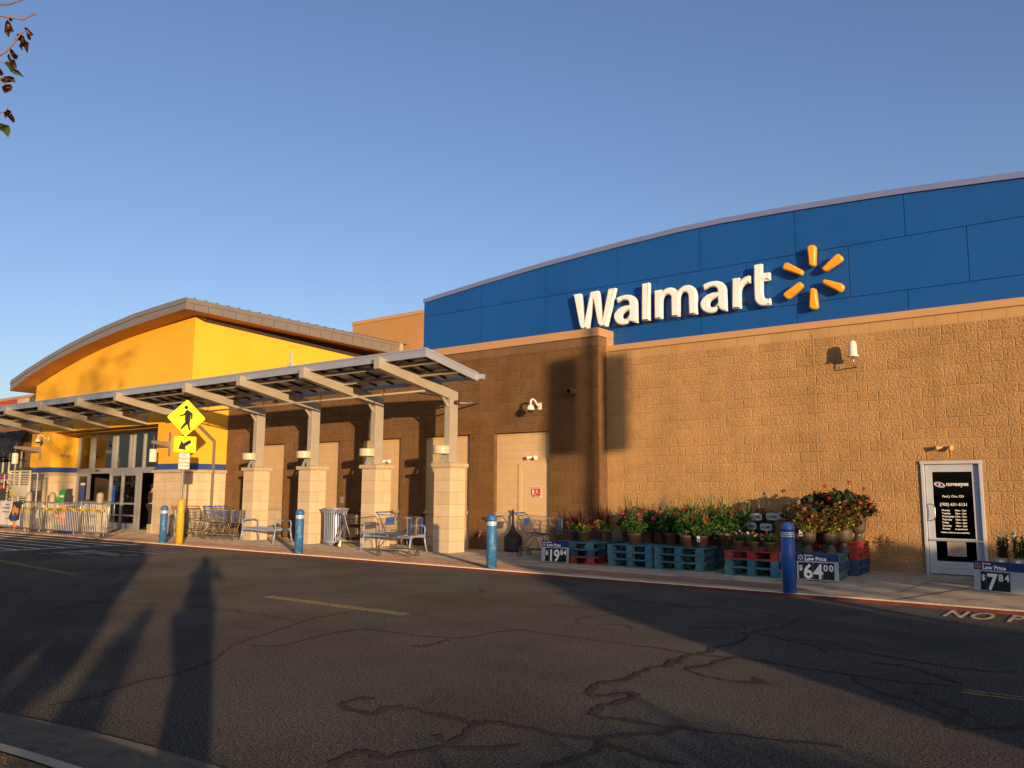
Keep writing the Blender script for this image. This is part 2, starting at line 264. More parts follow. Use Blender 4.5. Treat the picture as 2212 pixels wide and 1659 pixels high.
# ------------------------------------------------------------------ mesh building
class MB:
    def __init__(s): s.v = []; s.f = []; s.m = []; s.sm = []
    def poly(s, pts, m=0, sm=False):
        i = len(s.v); s.v += [Vector(p) for p in pts]; s.f.append(list(range(i, i+len(pts)))); s.m.append(m); s.sm.append(sm); return s
    def box(s, x0, x1, y0, y1, z0, z1, m=0, rot=None, at=None):
        if x0 > x1: x0, x1 = x1, x0
        if y0 > y1: y0, y1 = y1, y0
        i = len(s.v); P = [Vector(p) for p in ((x0,y0,z0),(x1,y0,z0),(x1,y1,z0),(x0,y1,z0),(x0,y0,z1),(x1,y0,z1),(x1,y1,z1),(x0,y1,z1))]
        if rot is not None: P = [rot @ p for p in P]
        if at is not None: P = [p + Vector(at) for p in P]
        s.v += P
        for q in ((0,3,2,1),(4,5,6,7),(0,1,5,4),(1,2,6,5),(2,3,7,6),(3,0,4,7)): s.f.append([i+k for k in q]); s.m.append(m); s.sm.append(False)
        return s
    def bar(s, a, b, w, h=None, m=0, up=(0,0,1)):
        a, b = Vector(a), Vector(b); h = h or w; d = (b-a); L = d.length
        if L < 1e-6: return s
        d /= L; u = Vector(up); r = d.cross(u)
        if r.length < 1e-3: r = d.cross(Vector((1,0,0)))
        r.normalize(); u = r.cross(d)
        rot = Matrix((r, d, u)).transposed()
        return s.box(-w/2, w/2, 0, L, -h/2, h/2, m, rot, a)
    def tube(s, pts, r, seg=6, m=0, cap=True, r2=None):
        pts = [Vector(p) for p in pts]; n = len(pts); base = len(s.v); u = None
        for k, p in enumerate(pts):
            d = (pts[min(k+1, n-1)] - pts[max(k-1, 0)]).normalized()
            if u is None:
                u = d.cross(Vector((0,0,1)))
                if u.length < .05: u = d.cross(Vector((1,0,0)))
            u = (u - d*u.dot(d)).normalized(); w = d.cross(u)
            rr = r if r2 is None else r + (r2-r)*k/(n-1)
            for j in range(seg):
                a = 2*math.pi*j/seg; s.v.append(p + u*(rr*math.cos(a)) + w*(rr*math.sin(a)))
        for k in range(n-1):
            for j in range(seg):
                a = base+k*seg+j; b = base+k*seg+(j+1) % seg
                s.f.append([a, b, b+seg, a+seg]); s.m.append(m); s.sm.append(seg > 4)
        if cap:
            s.f.append([base+j for j in range(seg)][::-1]); s.m.append(m); s.sm.append(False)
            s.f.append([base+(n-1)*seg+j for j in range(seg)]); s.m.append(m); s.sm.append(False)
        return s
    def lathe(s, prof, at=(0,0,0), seg=20, m=0, sm=True, flute=0, nfl=0):
        base = len(s.v); at = Vector(at)
        for r, z in prof:
            for j in range(seg):
                a = 2*math.pi*j/seg; rr = r*(1 + (flute*math.cos(a*nfl) if nfl else 0)); s.v.append(at + Vector((rr*math.cos(a), rr*math.sin(a), z)))
        for k in range(len(prof)-1):
            for j in range(seg):
                a = base+k*seg+j; b = base+k*seg+(j+1) % seg
                s.f.append([a, b, b+seg, a+seg]); s.m.append(m); s.sm.append(sm)
        s.f.append([base+j for j in range(seg)][::-1]); s.m.append(m); s.sm.append(False)
        s.f.append([base+(len(prof)-1)*seg+j for j in range(seg)]); s.m.append(m); s.sm.append(False)
        return s
    def prism(s, pts, vec, m=0, ms=None):        # closed outline swept along vec
        vec = Vector(vec); pts = [Vector(p) for p in pts]; n = len(pts); i = len(s.v); s.v += pts + [p+vec for p in pts]; ms = m if ms is None else ms
        s.f.append(list(range(i, i+n))); s.m.append(m); s.sm.append(False); s.f.append(list(range(i+2*n-1, i+n-1, -1))); s.m.append(m); s.sm.append(False)
        for k in range(n):
            a, b = i+k, i+(k+1) % n; s.f.append([b, a, a+n, b+n]); s.m.append(ms); s.sm.append(False)
        return s
    def build(s, name, mats, parent=None, world=False, bevel=0, uvo=(0,0), fixn=True, sub=0):
        me = bpy.data.meshes.new(name); me.from_pydata([tuple(v) for v in s.v], [], s.f)
        if not isinstance(mats, (list, tuple)): mats = [mats]
        for x in mats: me.materials.append(M[x] if isinstance(x, str) else x)
        me.polygons.foreach_set('material_index', s.m); me.polygons.foreach_set('use_smooth', s.sm)
        if fixn:
            bm = bmesh.new(); bm.from_mesh(me); bmesh.ops.recalc_face_normals(bm, faces=bm.faces); bm.to_mesh(me); bm.free()
        boxuv(me, uvo); me.update()
        o = bpy.data.objects.new(name, me); COL.objects.link(o)
        if parent is not None:
            o.parent = parent
            if world: o.matrix_parent_inverse = pinv(parent)
        if bevel:
            bv = o.modifiers.new('bevel', 'BEVEL'); bv.width = bevel; bv.segments = 2; bv.limit_method = 'ANGLE'; bv.angle_limit = R(40)
        return o
def pinv(o):
    mt = Matrix.LocRotScale(o.location, o.rotation_euler, o.scale)
    return mt.inverted()
def boxuv(me, uvo=(0,0)):
    uv = me.uv_layers.new(name='UVMap') if not me.uv_layers else me.uv_layers[0]
    for p in me.polygons:
        n = p.normal; ax, ay, az = abs(n.x), abs(n.y), abs(n.z)
        for li in p.loop_indices:
            c = me.vertices[me.loops[li].vertex_index].co
            if az > ax and az > ay: q = (c.x, c.y)
            elif ax > ay: q = (c.y, c.z)
            else: q = (c.x, c.z)
            uv.data[li].uv = (q[0]+uvo[0], q[1]+uvo[1])
def tag(o, label, cat, group=None):
    o['label'] = label; o['category'] = cat
    if group: o['group'] = group
    return o
def thing(name, label, cat, loc=(0,0,0), rz=0, group=None):
    o = bpy.data.objects.new(name, None); COL.objects.link(o); o.location = loc; o.rotation_euler = (0, 0, rz); o.empty_display_size = .2
    return tag(o, label, cat, group)
def kids(o): return [c for c in bpy.data.objects if c.parent == o]
def dup(o, loc, rz=0, label=None, group=None, sc=1, remat=None):
    def rec(s, par):
        c = s.copy(); COL.objects.link(c); c.parent = par
        for ch in KIDS.get(s, []): rec(ch, c)
        return c
    c = rec(o, None); c.location = loc; c.rotation_euler = (0, 0, rz); c.scale = (sc, sc, sc)
    if label: c['label'] = label
    if group: c['group'] = group
    return c
KIDS = {}
def regkids():
    KIDS.clear()
    for c in bpy.data.objects:
        if c.parent: KIDS.setdefault(c.parent, []).append(c)
def struct(o): o['kind'] = 'structure'; return o
def textmesh(name, s, size, mt, mw, parent=None, bold=0, ext=.002, align='LEFT', sx=1, world=True, spacing=1):
    cu = bpy.data.curves.new(name, 'FONT'); cu.body = s; cu.size = size; cu.extrude = ext; cu.offset = bold; cu.align_x = align; cu.resolution_u = 3; cu.space_character = spacing
    to = bpy.data.objects.new(name, cu); COL.objects.link(to)
    dg = bpy.context.evaluated_depsgraph_get(); me = bpy.data.meshes.new_from_object(to.evaluated_get(dg)); bpy.data.objects.remove(to)
    me.name = name; mt_ = mw @ Matrix.Diagonal((sx, 1, 1, 1)); me.transform(mt_); me.materials.clear(); me.materials.append(M[mt]); boxuv(me)
    o = bpy.data.objects.new(name, me); COL.objects.link(o)
    if parent is not None:
        o.parent = parent
        if world: o.matrix_parent_inverse = pinv(parent)
    return o
FRONT = Matrix(((1,0,0,0),(0,0,-1,0),(0,1,0,0),(0,0,0,1)))     # text lying in XZ, facing -Y
def front(x, y, z): return Matrix.Translation((x, y, z)) @ FRONT
def smooth(pts, closed=True, n=4, sharp=()):
    out = []; L = len(pts)
    for i in range(L if closed else L-1):
        p0, p1, p2, p3 = pts[(i-1) % L], pts[i], pts[(i+1) % L], pts[(i+2) % L]
        if not closed:
            p0 = pts[max(i-1, 0)]; p3 = pts[min(i+2, L-1)]
        for k in range(n):
            t = k/n; out.append(tuple(.5*((2*b)+(-a+c)*t+(2*a-5*b+4*c-d)*t*t+(-a+3*b-3*c+d)*t**3) for a, b, c, d in zip(p0, p1, p2, p3)))
    if not closed: out.append(tuple(pts[-1]))
    return out
def leaves(mb, cen, rad, n, size, m=0, shell=.0, flat=.0, droop=0, rnd=random, lo=None):
    for _ in range(n):
        while True:
            p = Vector((rnd.uniform(-1,1), rnd.uniform(-1,1), rnd.uniform(-1,1)))
            if p.length <= 1 and p.length >= shell: break
        q = Vector((cen[0]+p.x*rad[0], cen[1]+p.y*rad[1], cen[2]+p.z*rad[2]))
        if lo is not None and q.z < lo: q.z = lo + rnd.random()*.05
        leaf(mb, q, size*rnd.uniform(.6, 1.3), m, rnd, p)
def leaf(mb, q, s, m, rnd=random, outward=None):
    d = Vector((rnd.gauss(0,1), rnd.gauss(0,1), rnd.gauss(0,.7)))
    if outward is not None: d += outward*1.6
    d.normalize(); w = d.cross(Vector((rnd.gauss(0,.5), rnd.gauss(0,.5), 1))).normalized()*s*.42
    nn = w.cross(d).normalized()*s*.12
    mb.poly([q-d*s*.5, q+w-nn*.3, q+d*s*.5-nn, q-w-nn*.3], m)
def spike(mb, base, d, L, w, m=0, droop=.3, n=4):
    d = Vector(d).normalized(); side = d.cross(Vector((0,0,1)));
    if side.length < .05: side = Vector((1,0,0))
    side.normalize(); pts = []
    for k in range(n+1):
        t = k/n; p = Vector(base) + d*L*t + Vector((d.x, d.y, 0))*(droop*L*t*t) - Vector((0,0,1))*droop*L*t*t*.7
        ww = w*(1-t)**.7*(.6+.8*min(t*3, 1))*.5; pts.append((p-side*ww, p+side*ww))
    for k in range(n): mb.poly([pts[k][0], pts[k][1], pts[k+1][1], pts[k+1][0]], m)

# ================================================================== ground
RZ = -0.05
b = MB(); b.poly([(-900,-900,RZ),(900,-900,RZ),(900,14,RZ),(-900,14,RZ)]); b.poly([(-900,14,RZ-.02),(900,14,RZ-.02),(900,1500,RZ-.02),(-900,1500,RZ-.02)])
struct(b.build('road', 'asphalt'))
YC = 12.875
b = MB(); b.poly([(-60,YC+.16,0),(14,YC+.16,0),(14,13.33,0),(-60,13.33,0)]); b.poly([(-60,14.1,0),(14,14.1,0),(14,18.4,0),(-60,18.4,0)])
b.poly([(-4.18,13.33,0),(14,13.33,0),(14,14.1,0),(-4.9,14.1,0)])
struct(b.build('sidewalk', 'concrete'))
b = MB(); b.poly([(-60,13.33,0),(-4.18,13.33,0),(-4.9,14.1,0),(-60,14.1,0)]); struct(b.build('brick_paving_band', 'band'))
b = MB()
for x0 in range(-60, 14, 3):
    b.poly([(x0,YC,0),(x0+2.992,YC,0),(x0+2.992,YC+.157,0),(x0,YC+.157,0)], 0)
    b.poly([(x0,YC,RZ-.1),(x0+3,YC,RZ-.1),(x0+3,YC,0),(x0,YC,0)], 1)
struct(b.build('kerb', ['kerb_top', 'kerb_red']))
# joints in the walk
b = MB()
for x in [-55+3.05*i for i in range(23)]: b.box(x, x+.012, 14.1, 17.6, -.02, .002)
b.poly([(-3.0,13.1,.004),(-2.96,13.1,.004),(-1.9,17.6,.004),(-1.94,17.6,.004)])
struct(b.build('sidewalk_joints', mat('joint', '#5c5348', .9)))
# island: gutter, kerb stone and ground, camera stands on it
ICX, ICY, IR = -3.9, 2.93-12.0, 12.0
def arc(r, a0, a1, n=60): return [(ICX+r*math.sin(a0+(a1-a0)*k/n), ICY+r*math.cos(a0+(a1-a0)*k/n)) for k in range(n+1)]
A0, A1 = -.75, .9
b = MB(); o_, i_ = arc(IR, A0, A1), arc(IR-.54, A0, A1)
for k in range(60): b.poly([(*i_[k],RZ+.012),(*i_[k+1],RZ+.012),(*o_[k+1],RZ+.004),(*o_[k],RZ+.004)])
struct(b.build('gutter', 'gutter'))
b = MB(); j_ = arc(IR-.67, A0, A1)
for k in range(60):
    b.poly([(*i_[k],RZ+.012),(*i_[k+1],RZ+.012),(i_[k+1][0],i_[k+1][1]-.03,.02),(i_[k][0],i_[k][1]-.03,.02)], 0, True)
    b.poly([(i_[k][0],i_[k][1]-.03,.02),(i_[k+1][0],i_[k+1][1]-.03,.02),(*j_[k+1],.03),(*j_[k],.03)], 0, True)
struct(b.build('island_kerb', 'kerb_stone'))
b = MB()
for k in range(60): b.poly([(*j_[k],.022),(*j_[k+1],.022),(j_[k+1][0]*.9+ICX*.1,-22,.022),(j_[k][0]*.9+ICX*.1,-22,.022)])
struct(b.build('island_ground', mat('island_soil', '#8d6438', .95, var=.3, vs_=6, bump=.8, bs=30, dirt='#3e3420', dirt_amt=.7, dist=.02)))
b = MB(); rr = random.Random(3)
for _ in range(9000):
    a = rr.uniform(-.32, .1); r = IR-.69-abs(rr.gauss(0, .8)); x, y = ICX+r*math.sin(a), ICY+r*math.cos(a)
    spike(b, (x, y, .02), (rr.gauss(0,.5), rr.gauss(0,.5), 1), rr.uniform(.015, .04), .006, 0, .5, 2)
o = b.build('island_grass', 'grass', fixn=False); o['kind'] = 'stuff'
# painted markings
def flat(mb, pts, z=RZ+.004, m=0): mb.poly([(p[0], p[1], z) for p in pts], m)
b = MB()
for y, x1 in ((12.62,-23.4),(12.05,-23.4),(11.4,-23.4),(10.76,-23.4),(10.12,-23.4),(9.58,-23.4),(8.95,-23.4),(8.3,-23.4),(7.7,-23.4)):
    flat(b, [(-36, y-.055), (x1-.07, y-.055), (x1-.07, y+.055), (-36, y+.055)])
flat(b, [(-23.47, 6.0), (-23.33, 6.0), (-23.33, 12.78), (-23.47, 12.78)])
struct(b.build('crosswalk_markings', 'paint_white'))
b = MB()
for a, c in (((-10.57,7.80),(-7.62,7.80)),((-20.4,7.9),(-15.9,7.5)),((-1.29,7.65),(2.2,7.7))):
    for dy in (-.055, .045): flat(b, [(a[0],a[1]+dy),(c[0],c[1]+dy),(c[0],c[1]+dy+.05),(a[0],a[1]+dy+.05)])
struct(b.build('lane_dashes', 'paint_yellow'))
t = textmesh('kerb_lettering', 'NO PARKING', .98, 'paint_cream', Matrix.Translation((-2.24, 12.14, RZ+.004)), bold=.016, ext=.0005, sx=.36, spacing=1.12); struct(t)
S7 = Z(0, 2120, 3.16)
b = MB()
for q in ([(460,181),(1195,236),(1190,243),(900,216),(455,186)], [(610,170),(680,168),(1200,196),(900,205)], [(730,168),(1130,146),(1210,158),(1480,190),(1500,220),(1400,226),(1250,200),(1000,170),(760,176)],
          [(1290,140),(1340,140),(2060,190),(1900,200),(1820,186)], [(1500,205),(1700,197),(1760,205),(1560,218)], [(1550,123),(1600,123),(2212,182),(2212,188),(2000,170)], [(1950,144),(2000,144),(2212,160),(2212,165)]):
    flat(b, [G(S7(*p), RZ) for p in q])
struct(b.build('worn_road_lettering', mat('worn_white_paint', '#85807a', .9, var=.25, vs_=5, dirt='#35322f', dirt_amt=1)))
# crack sealant ribbons
SA, SB, SC_ = Z(0,2100,1.58), Z(1300,2150,1.58), Z(2600,2150,1.5447)
RIB = [0]
def ribbon(mb, f, pts, w):
    RIB[0] += 1; zz_ = RZ+.003+.00012*(RIB[0] % 24)
    P = [G(f(*p), RZ) for p in pts]; P = [Vector(p) for p in smooth([tuple(p) for p in P], False, 5)]
    L, Rr = [], []; rr = random.Random(len(mb.v)+5); w = w*.74
    for k, p in enumerate(P):
        d = P[min(k+1, len(P)-1)]-P[max(k-1, 0)]; d.z = 0; d.normalize(); n = Vector((-d.y, d.x, 0)); p = p + n*rr.gauss(0, .016); ww = w*rr.uniform(.4, 1.35)*(.3 if k in (0, len(P)-1) else 1)/2
        L.append(p+n*ww); Rr.append(p-n*ww)
    for k in range(len(P)-1): flat(mb, [L[k], L[k+1], Rr[k+1], Rr[k]], zz_+.000002*k)
b = MB()
for pts, w in (([(250,487),(420,460),(600,430),(760,420),(960,395)], .07), ([(0,408),(200,420),(600,435),(1060,440),(1150,450),(1230,455),(1320,470),(1560,500),(1850,545)], .06),
    ([(1060,442),(1180,450),(1310,432)], .05), ([(300,1070),(450,1050),(640,1000),(860,925),(1030,895),(1180,850),(1330,790),(1480,690),(1720,610),(1860,560),(2000,520),(2212,490)], .07),
    ([(1540,700),(1720,705),(1960,650),(2212,600)], .06), ([(690,530),(900,500),(1000,490)], .04), ([(850,285),(1100,318),(1300,345)], .04), ([(1110,275),(1280,268)], .035), ([(0,258),(210,235)], .05), ([(0,180),(200,205),(420,235)], .03), ([(2030,295),(2212,318)], .04), ([(2070,272),(2160,260)], .04), ([(2060,378),(2212,358)], .03)):
    ribbon(b, SA, pts, w)
for pts, w in (([(0,550),(150,522),(350,535),(560,560),(760,575),(850,575),(990,548),(1180,525),(1330,545),(1560,575),(1900,620),(2212,665)], .06), ([(520,620),(600,625),(740,585)], .09),
    ([(0,298),(150,283),(260,262)], .04), ([(0,225),(150,240),(480,275),(640,282),(560,300),(520,310)], .045), ([(860,235),(960,243),(1200,250)], .035), ([(880,300),(950,290),(930,270)], .06), ([(530,208),(740,215),(670,228)], .035),
    ([(320,193),(500,197)], .03), ([(1300,300),(1440,295),(1510,275)], .05), ([(1360,365),(1560,385),(1700,405),(1730,390),(1590,372)], .05), ([(1880,520),(1850,495),(1700,488),(1560,485),(1560,455),(1700,432),(1820,425)], .07), ([(2212,370),(2000,355),(1760,330),(1750,312),(1820,305)], .05),
    ([(470,420),(640,445),(860,480),(1150,520)], .03), ([(280,955),(180,958),(80,990),(100,1020),(250,1045),(350,1015),(480,1012),(640,1045),(880,1100),(1060,1105),(1300,1155),(1480,1185),(1650,1200),(2100,1160),(2212,1120)], .085), ([(180,1040),(280,1045)], .14),
    ([(0,1375),(120,1310),(220,1275),(270,1300),(360,1325),(480,1290),(680,1265),(740,1240),(850,1160),(940,1110)], .09), ([(680,1180),(690,1215),(760,1260),(960,1265),(1200,1240)], .085),
    ([(2212,690),(2140,740),(1980,770),(1860,830),(1700,855),(1620,900),(1640,940),(1800,925),(1900,920),(1820,970),(1660,1020),(1640,1060),(1760,1080),(2000,1110),(2212,1140)], .085), ([(1700,1200),(1640,1290),(1300,1380)], .07), ([(1650,1210),(1850,1290),(2212,1360)], .08),
    ([(600,975),(655,940),(660,880)], .012), ([(1060,1110),(1130,1070),(1250,1065)], .015)):
    ribbon(b, SB, pts, w)
for pts, w in (([(0,625),(160,655),(360,675),(620,700),(860,745),(1100,775),(1400,820),(1800,855)], .055), ([(160,760),(230,740),(420,690),(420,680)], .07), ([(40,740),(90,700),(180,670),(300,655),(350,620),(470,590),(520,550),(500,525)], .08), ([(180,765),(380,815),(640,840),(600,805)], .08),
    ([(0,370),(220,370),(400,385),(740,425)], .045), ([(300,372),(400,355)], .05), ([(870,432),(1100,410),(1300,405),(1490,370)], .04), ([(160,498),(400,497),(520,500),(500,480),(350,465)], .05), ([(550,525),(660,510),(770,485),(840,445)], .055), ([(550,525),(760,570),(960,620),(1010,650)], .05), ([(1100,620),(1300,660),(1600,710),(1900,755),(2212,775)], .045),
    ([(1280,710),(1500,735),(1650,780),(1850,845)], .05), ([(1160,780),(1240,850),(1400,910),(1560,950),(1760,1060),(1800,1120),(1900,1110),(2212,1120)], .075), ([(1650,925),(1740,970),(1870,1000),(1800,1080)], .09), ([(1620,905),(1550,890),(1560,865),(1630,855)], .06), ([(1860,1020),(2000,1090),(2100,1110),(2212,1075)], .06),
    ([(0,1100),(300,1130),(560,1165),(800,1190),(1110,1225)], .06), ([(780,565),(900,580),(1080,590)], .03)):
    ribbon(b, SC_, pts, w)
struct(b.build('crack_sealant', 'seal'))

# ================================================================== store building
YT, YB, YP, YE = 17.7, 17.3, 18.0, 15.8
bld = thing('store_building', 'store with tan and brown block walls, blue parapet and yellow arched entrance', 'store', (-12, YT, 0))
def part(mb, name, mats, **k): return mb.build(name, mats, k.pop('parent', bld), world=True, **k)
XR, XC, XE = 12.0, -10.52, -26.0
# tan wall with door opening
DX0, DX1, DZ = -3.45, -2.40, 2.15
b = MB(); b.box(XC, DX0, YT, YT+.4, -.3, 4.82); b.box(DX1, XR, YT, YT+.4, -.3, 4.82); b.box(DX0, DX1, YT, YT+.4, DZ, 4.82)
part(b, 'tan_block_wall', 'tan', uvo=(.1, .055))
b = MB(); b.box(XC, XR, YT+.012, YT+.4, 4.82, 5.02); part(b, 'top_course', 'tan_smooth')
b = MB(); b.box(XC, XR, YT-.035, YT+.5, 5.02, 5.17); part(b, 'wall_coping', 'coping', bevel=.008)
b = MB(); b.box(-5.42, -5.405, YT-.006, YT+.1, 0, 4.9); part(b, 'control_joint', mat('joint_sealer', '#a8835a', .9))
# brown wall with recessed bays
bays = [(-13.78,-11.98),(-16.38,-14.63),(-19.04,-17.28),(-21.73,-19.98),(-24.5,-22.7)]
BZ = 3.07
b = MB(); xs = [XE]+[x for q in reversed(bays) for x in q]+[XC]
xs[0] = XE+.004
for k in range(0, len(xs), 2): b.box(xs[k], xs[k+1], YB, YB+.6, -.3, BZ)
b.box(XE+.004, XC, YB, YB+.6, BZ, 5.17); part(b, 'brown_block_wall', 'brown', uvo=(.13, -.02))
b = MB(); b.box(XE+.004, XC-.001, YB+.012, YB+.6, 5.17, 5.38); part(b, 'top_course', 'brown_smooth')
b = MB(); b.box(XE+.004, XC+.035, YB-.035, YB+.75, 5.38, 5.59); b.box(XC-.35, XC+.034, YB+.4, YB+.749, 5.0, 5.379); part(b, 'wall_coping', 'coping_b', bevel=.008)
for n, (x0, x1) in enumerate(bays):
    yb = YB+.13
    b = MB(); b.box(x0, x1, yb, yb+.2, 1.0, BZ); b.box(x0, x1, yb+.003, yb+.2, -.1, .9, 1); b.box(x0-.001, x1+.001, yb-.07, yb+.1, .9, 1.0, 2)
    if n == 0:
        b = MB(); b.box(x0, x1, yb, yb+.2, 1.0, BZ); b.box(x0, -13.06, yb+.003, yb+.2, -.1, .9, 1); b.box(x0, -13.07, yb-.05, yb+.1, .9, 1.0, 2); b.box(-13.06, x1, yb+.002, yb+.2, -.1, 1.0, 0)
    part(b, 'recessed_bay', ['cream_block', 'stone', 'stone_plain'], uvo=(.2, .04))
yb = YB+.13
b = MB(); b.box(-13.04, -12.94, yb-.03, yb, 0, 2.26); b.box(-12.94, -11.99, yb-.03, yb, 2.16, 2.26); b.box(-12.94, -11.99, yb-.02, yb, 0, 2.16)
part(b, 'exit_door', mat('cream_door', '#cdae7e', .6, var=.04))
# blue parapet: separate panels over a dark backing
bt = [(-17.12,7.24),(-14.87,7.46),(-12.6,7.65),(-10.33,7.78),(-8.7,7.85),(-7.57,7.86),(-6.0,7.82),(-4.5,7.76),(-3.5,7.71),(-1.4,7.56),(1.2,7.30)]
def btop(x):
    for (a, c), (d, e) in zip(bt, bt[1:]):
        if a <= x <= d: return c+(e-c)*(x-a)/(d-a)
    return bt[0][1] if x < bt[0][0] else bt[-1][1]
XPL, XPR = -17.12, 1.2
back = [(x, YP+.03, z) for x, z in bt]; b = MB(); b.prism(back+[(XPR,YP+.03,4.6),(XPL,YP+.03,4.6)], (0,.5,0)); part(b, 'parapet_backing', 'blue_back')
def xsplit(cuts): return [XPL]+[x for x in cuts if XPL < x < XPR]+[XPR]
b = MB(); g = .006
rows = [([-14.86,-12.6,-10.34,-8.08,-5.8,-3.54,-1.28], 6.80, None), ([-14.86,-12.6,-9.23,-6.94,-4.68,-2.43,-.2], 5.67, 6.80), ([-14.86,-12.6,-10.36,-8.09,-5.82,-3.56,-1.3], 4.62, 5.67)]
for cuts, z0, z1 in rows:
    X = xsplit(cuts)
    for a, c in zip(X, X[1:]):
        a2, c2 = a+g, c-g
        if z1 is None:
            q = [x for x in [p[0] for p in bt] if a2 < x < c2]; top = [(x, YP, btop(x)) for x in [a2]+q+[c2]]
            b.prism([(c2,YP,z0+g),(a2,YP,z0+g)]+top, (0,.028,0))
        else: b.box(a2, c2, YP, YP+.028, z0+g, z1-g)
part(b, 'blue_panels', 'blue')
b = MB()
for (a, c), (d, e) in zip(bt, bt[1:]): b.prism([(a,YP-.05,c-.01),(d,YP-.05,e-.01),(d,YP-.05,e+.115),(a,YP-.05,c+.115)], (0,.7,0))
part(b, 'parapet_trim', 'trim')
b = MB(); b.box(XPL-.001, XPL+.02, YP+.005, YP+.53, 4.6, 7.2); part(b, 'parapet_end', 'blue')
YR = 25.7; RPL, RPT = V((762,703), YR).x, V((762,703), YR).z; RPU = V((762,697), YR).z
b = MB(); b.box(RPL, XPL, YR, YR+2, 4.5, RPT); part(b, 'rear_parapet_wall', mat('tan_render', '#b3854f', .8, var=.05))
b = MB(); b.box(RPL-.04, XPL, YR-.04, YR+2, RPT, RPU+.02); part(b, 'rear_parapet_coping', 'coping')
b = MB(); b.box(-60, XR, 18.4, 45, 4.2, 4.5); part(b, 'flat_roof', mat('flat_roof', '#77726a', .9))
b = MB(); b.box(XR-.3, XR, 18.1, 45, -.2, 4.2); b.box(-60, XR, 44.7, 45, -.2, 4.19); part(b, 'rear_wall', 'brown_flat')
# wing left of the entrance
b = MB(); b.box(-60, -38.4, YB, YB+.5, -.3, 5.55); part(b, 'wing_wall', 'brown_flat')
b = MB(); b.box(-60, -38.2, YB-.04, YB+.6, 5.9, 6.04, 0); b.box(-60, -43.7, YB-.01, YB+.5, 5.55, 5.9, 1); b.box(-43.7, -38.2, YB-.01, YB+.5, 5.55, 5.9, 2); part(b, 'wing_parapet', ['coping_b', mat('red_band', '#b8493c', .7), mat('cream_band', '#cdb48c', .7)])

# ---- entrance
XL = -38.15
arcp = [(-38.1,5.98),(-36.85,6.28),(-35.4,6.59),(-33.96,6.85),(-32.6,7.06),(-31.3,7.23),(-30.07,7.35),(-28.9,7.43),(-27.7,7.48),(-26.6,7.52),(-26.0,7.53)]
OX0, OX1, YG = -36.24, -28.0, 16.95
b = MB()
top = [(x, YE, z) for x, z in arcp]
b.prism([(-26.0,YE,3.88),(-38.15,YE,3.88)]+top, (0,.4,0))
b.box(XL, OX0, YE, YG+.4, 2.44, 3.879); b.box(OX1, XE-.3, YE, YG+.4, 2.44, 3.879); b.box(XE-.3, XE, YE, YE+.4, 2.44, 3.879)
# right flank, its top falls slightly towards the back
b.prism([(XE,YE+.4,2.44),(XE,26,2.44),(XE,26,7.06),(XE,24.07,7.15),(XE,19.27,7.38),(XE,YE+.4,7.51)], (-.3,0,0))
b.box(XL, XL+.3, YG+.4, 26, 2.44, 5.98)
part(b, 'yellow_wall', 'yellow')
for q in ((XL-.004, OX0+.003, YE-.004, YG+.4, 2.23, 2.44), (OX1-.003, XE+.006, YE-.004, YB+.3, 2.23, 2.44)): part(MB().box(*q), 'blue_band', 'stripe')
for q in ((XL-.15, OX0+.06, YE-.1, YG, 2.12, 2.23), (OX1-.1, XE+.1, YE-.1, YB, 2.12, 2.23)): part(MB().box(*q), 'stone_ledge', 'stone_plain', bevel=.01)
for q in ((XL-.05, OX0+.03, YE-.03, YG, -.2, 2.12), (OX1-.03, XE+.03, YE-.03, YB, -.2, 2.12)): part(MB().box(*q), 'stone_base', 'stone', uvo=(.26, .02))
b = MB(); b.box(OX1-.28, OX1, YE-.05, YG-.1, 0, .32); part(b, 'stone_plinth', 'stone_plain', bevel=.01)
b = MB(); b.box(OX0, OX1, YE+.4, YG+.3, 3.80, 3.90); part(b, 'entrance_soffit', 'soffit')
# glazing
b = MB(); fr = .05
def fbox(x0, x1, z0, z1, d=.06): b.box(x0, x1, YG-d, YG+.05, z0, z1)
fbox(OX0, OX1, 3.70, 3.82, .07); fbox(OX0, OX1, 2.18, 2.40, .05)
for x in (OX0+.04,-35.12,-34.9,-33.28,-33.05,-31.95,-31.7,-30.9,-29.7,-28.15): fbox(x-.04, x+.04, 2.40, 3.70, .066)
for x in (OX0+.05,-35.2,-33.35,-32.4,-31.3,-31.1,-28.1): fbox(x-.045, x+.045, 0, 2.18, .064)
for a, c in ((-36.2,-35.2),(-33.35,-32.4),(-32.4,-31.3)): fbox(a, c, 0, .22, .055); fbox(a, c, .95, 1.02, .055); fbox(a, c, 2.08, 2.18, .055); fbox(a, c, .5, .55, .05)
part(b, 'entrance_frame', 'alu')
b = MB(); b.box(OX0, OX1, YG-.01, YG, 2.40, 3.70); b.box(OX0, -35.2, YG-.01, YG, .2, 2.1); b.box(-33.35, -31.3, YG-.01, YG, .2, 2.1); part(b, 'entrance_glass', 'glass')
for x in (-34.55, -30.0): part(MB().box(x, x+.22, YG-.1, YG-.05, 2.27, 2.33), 'door_sensor', 'black')
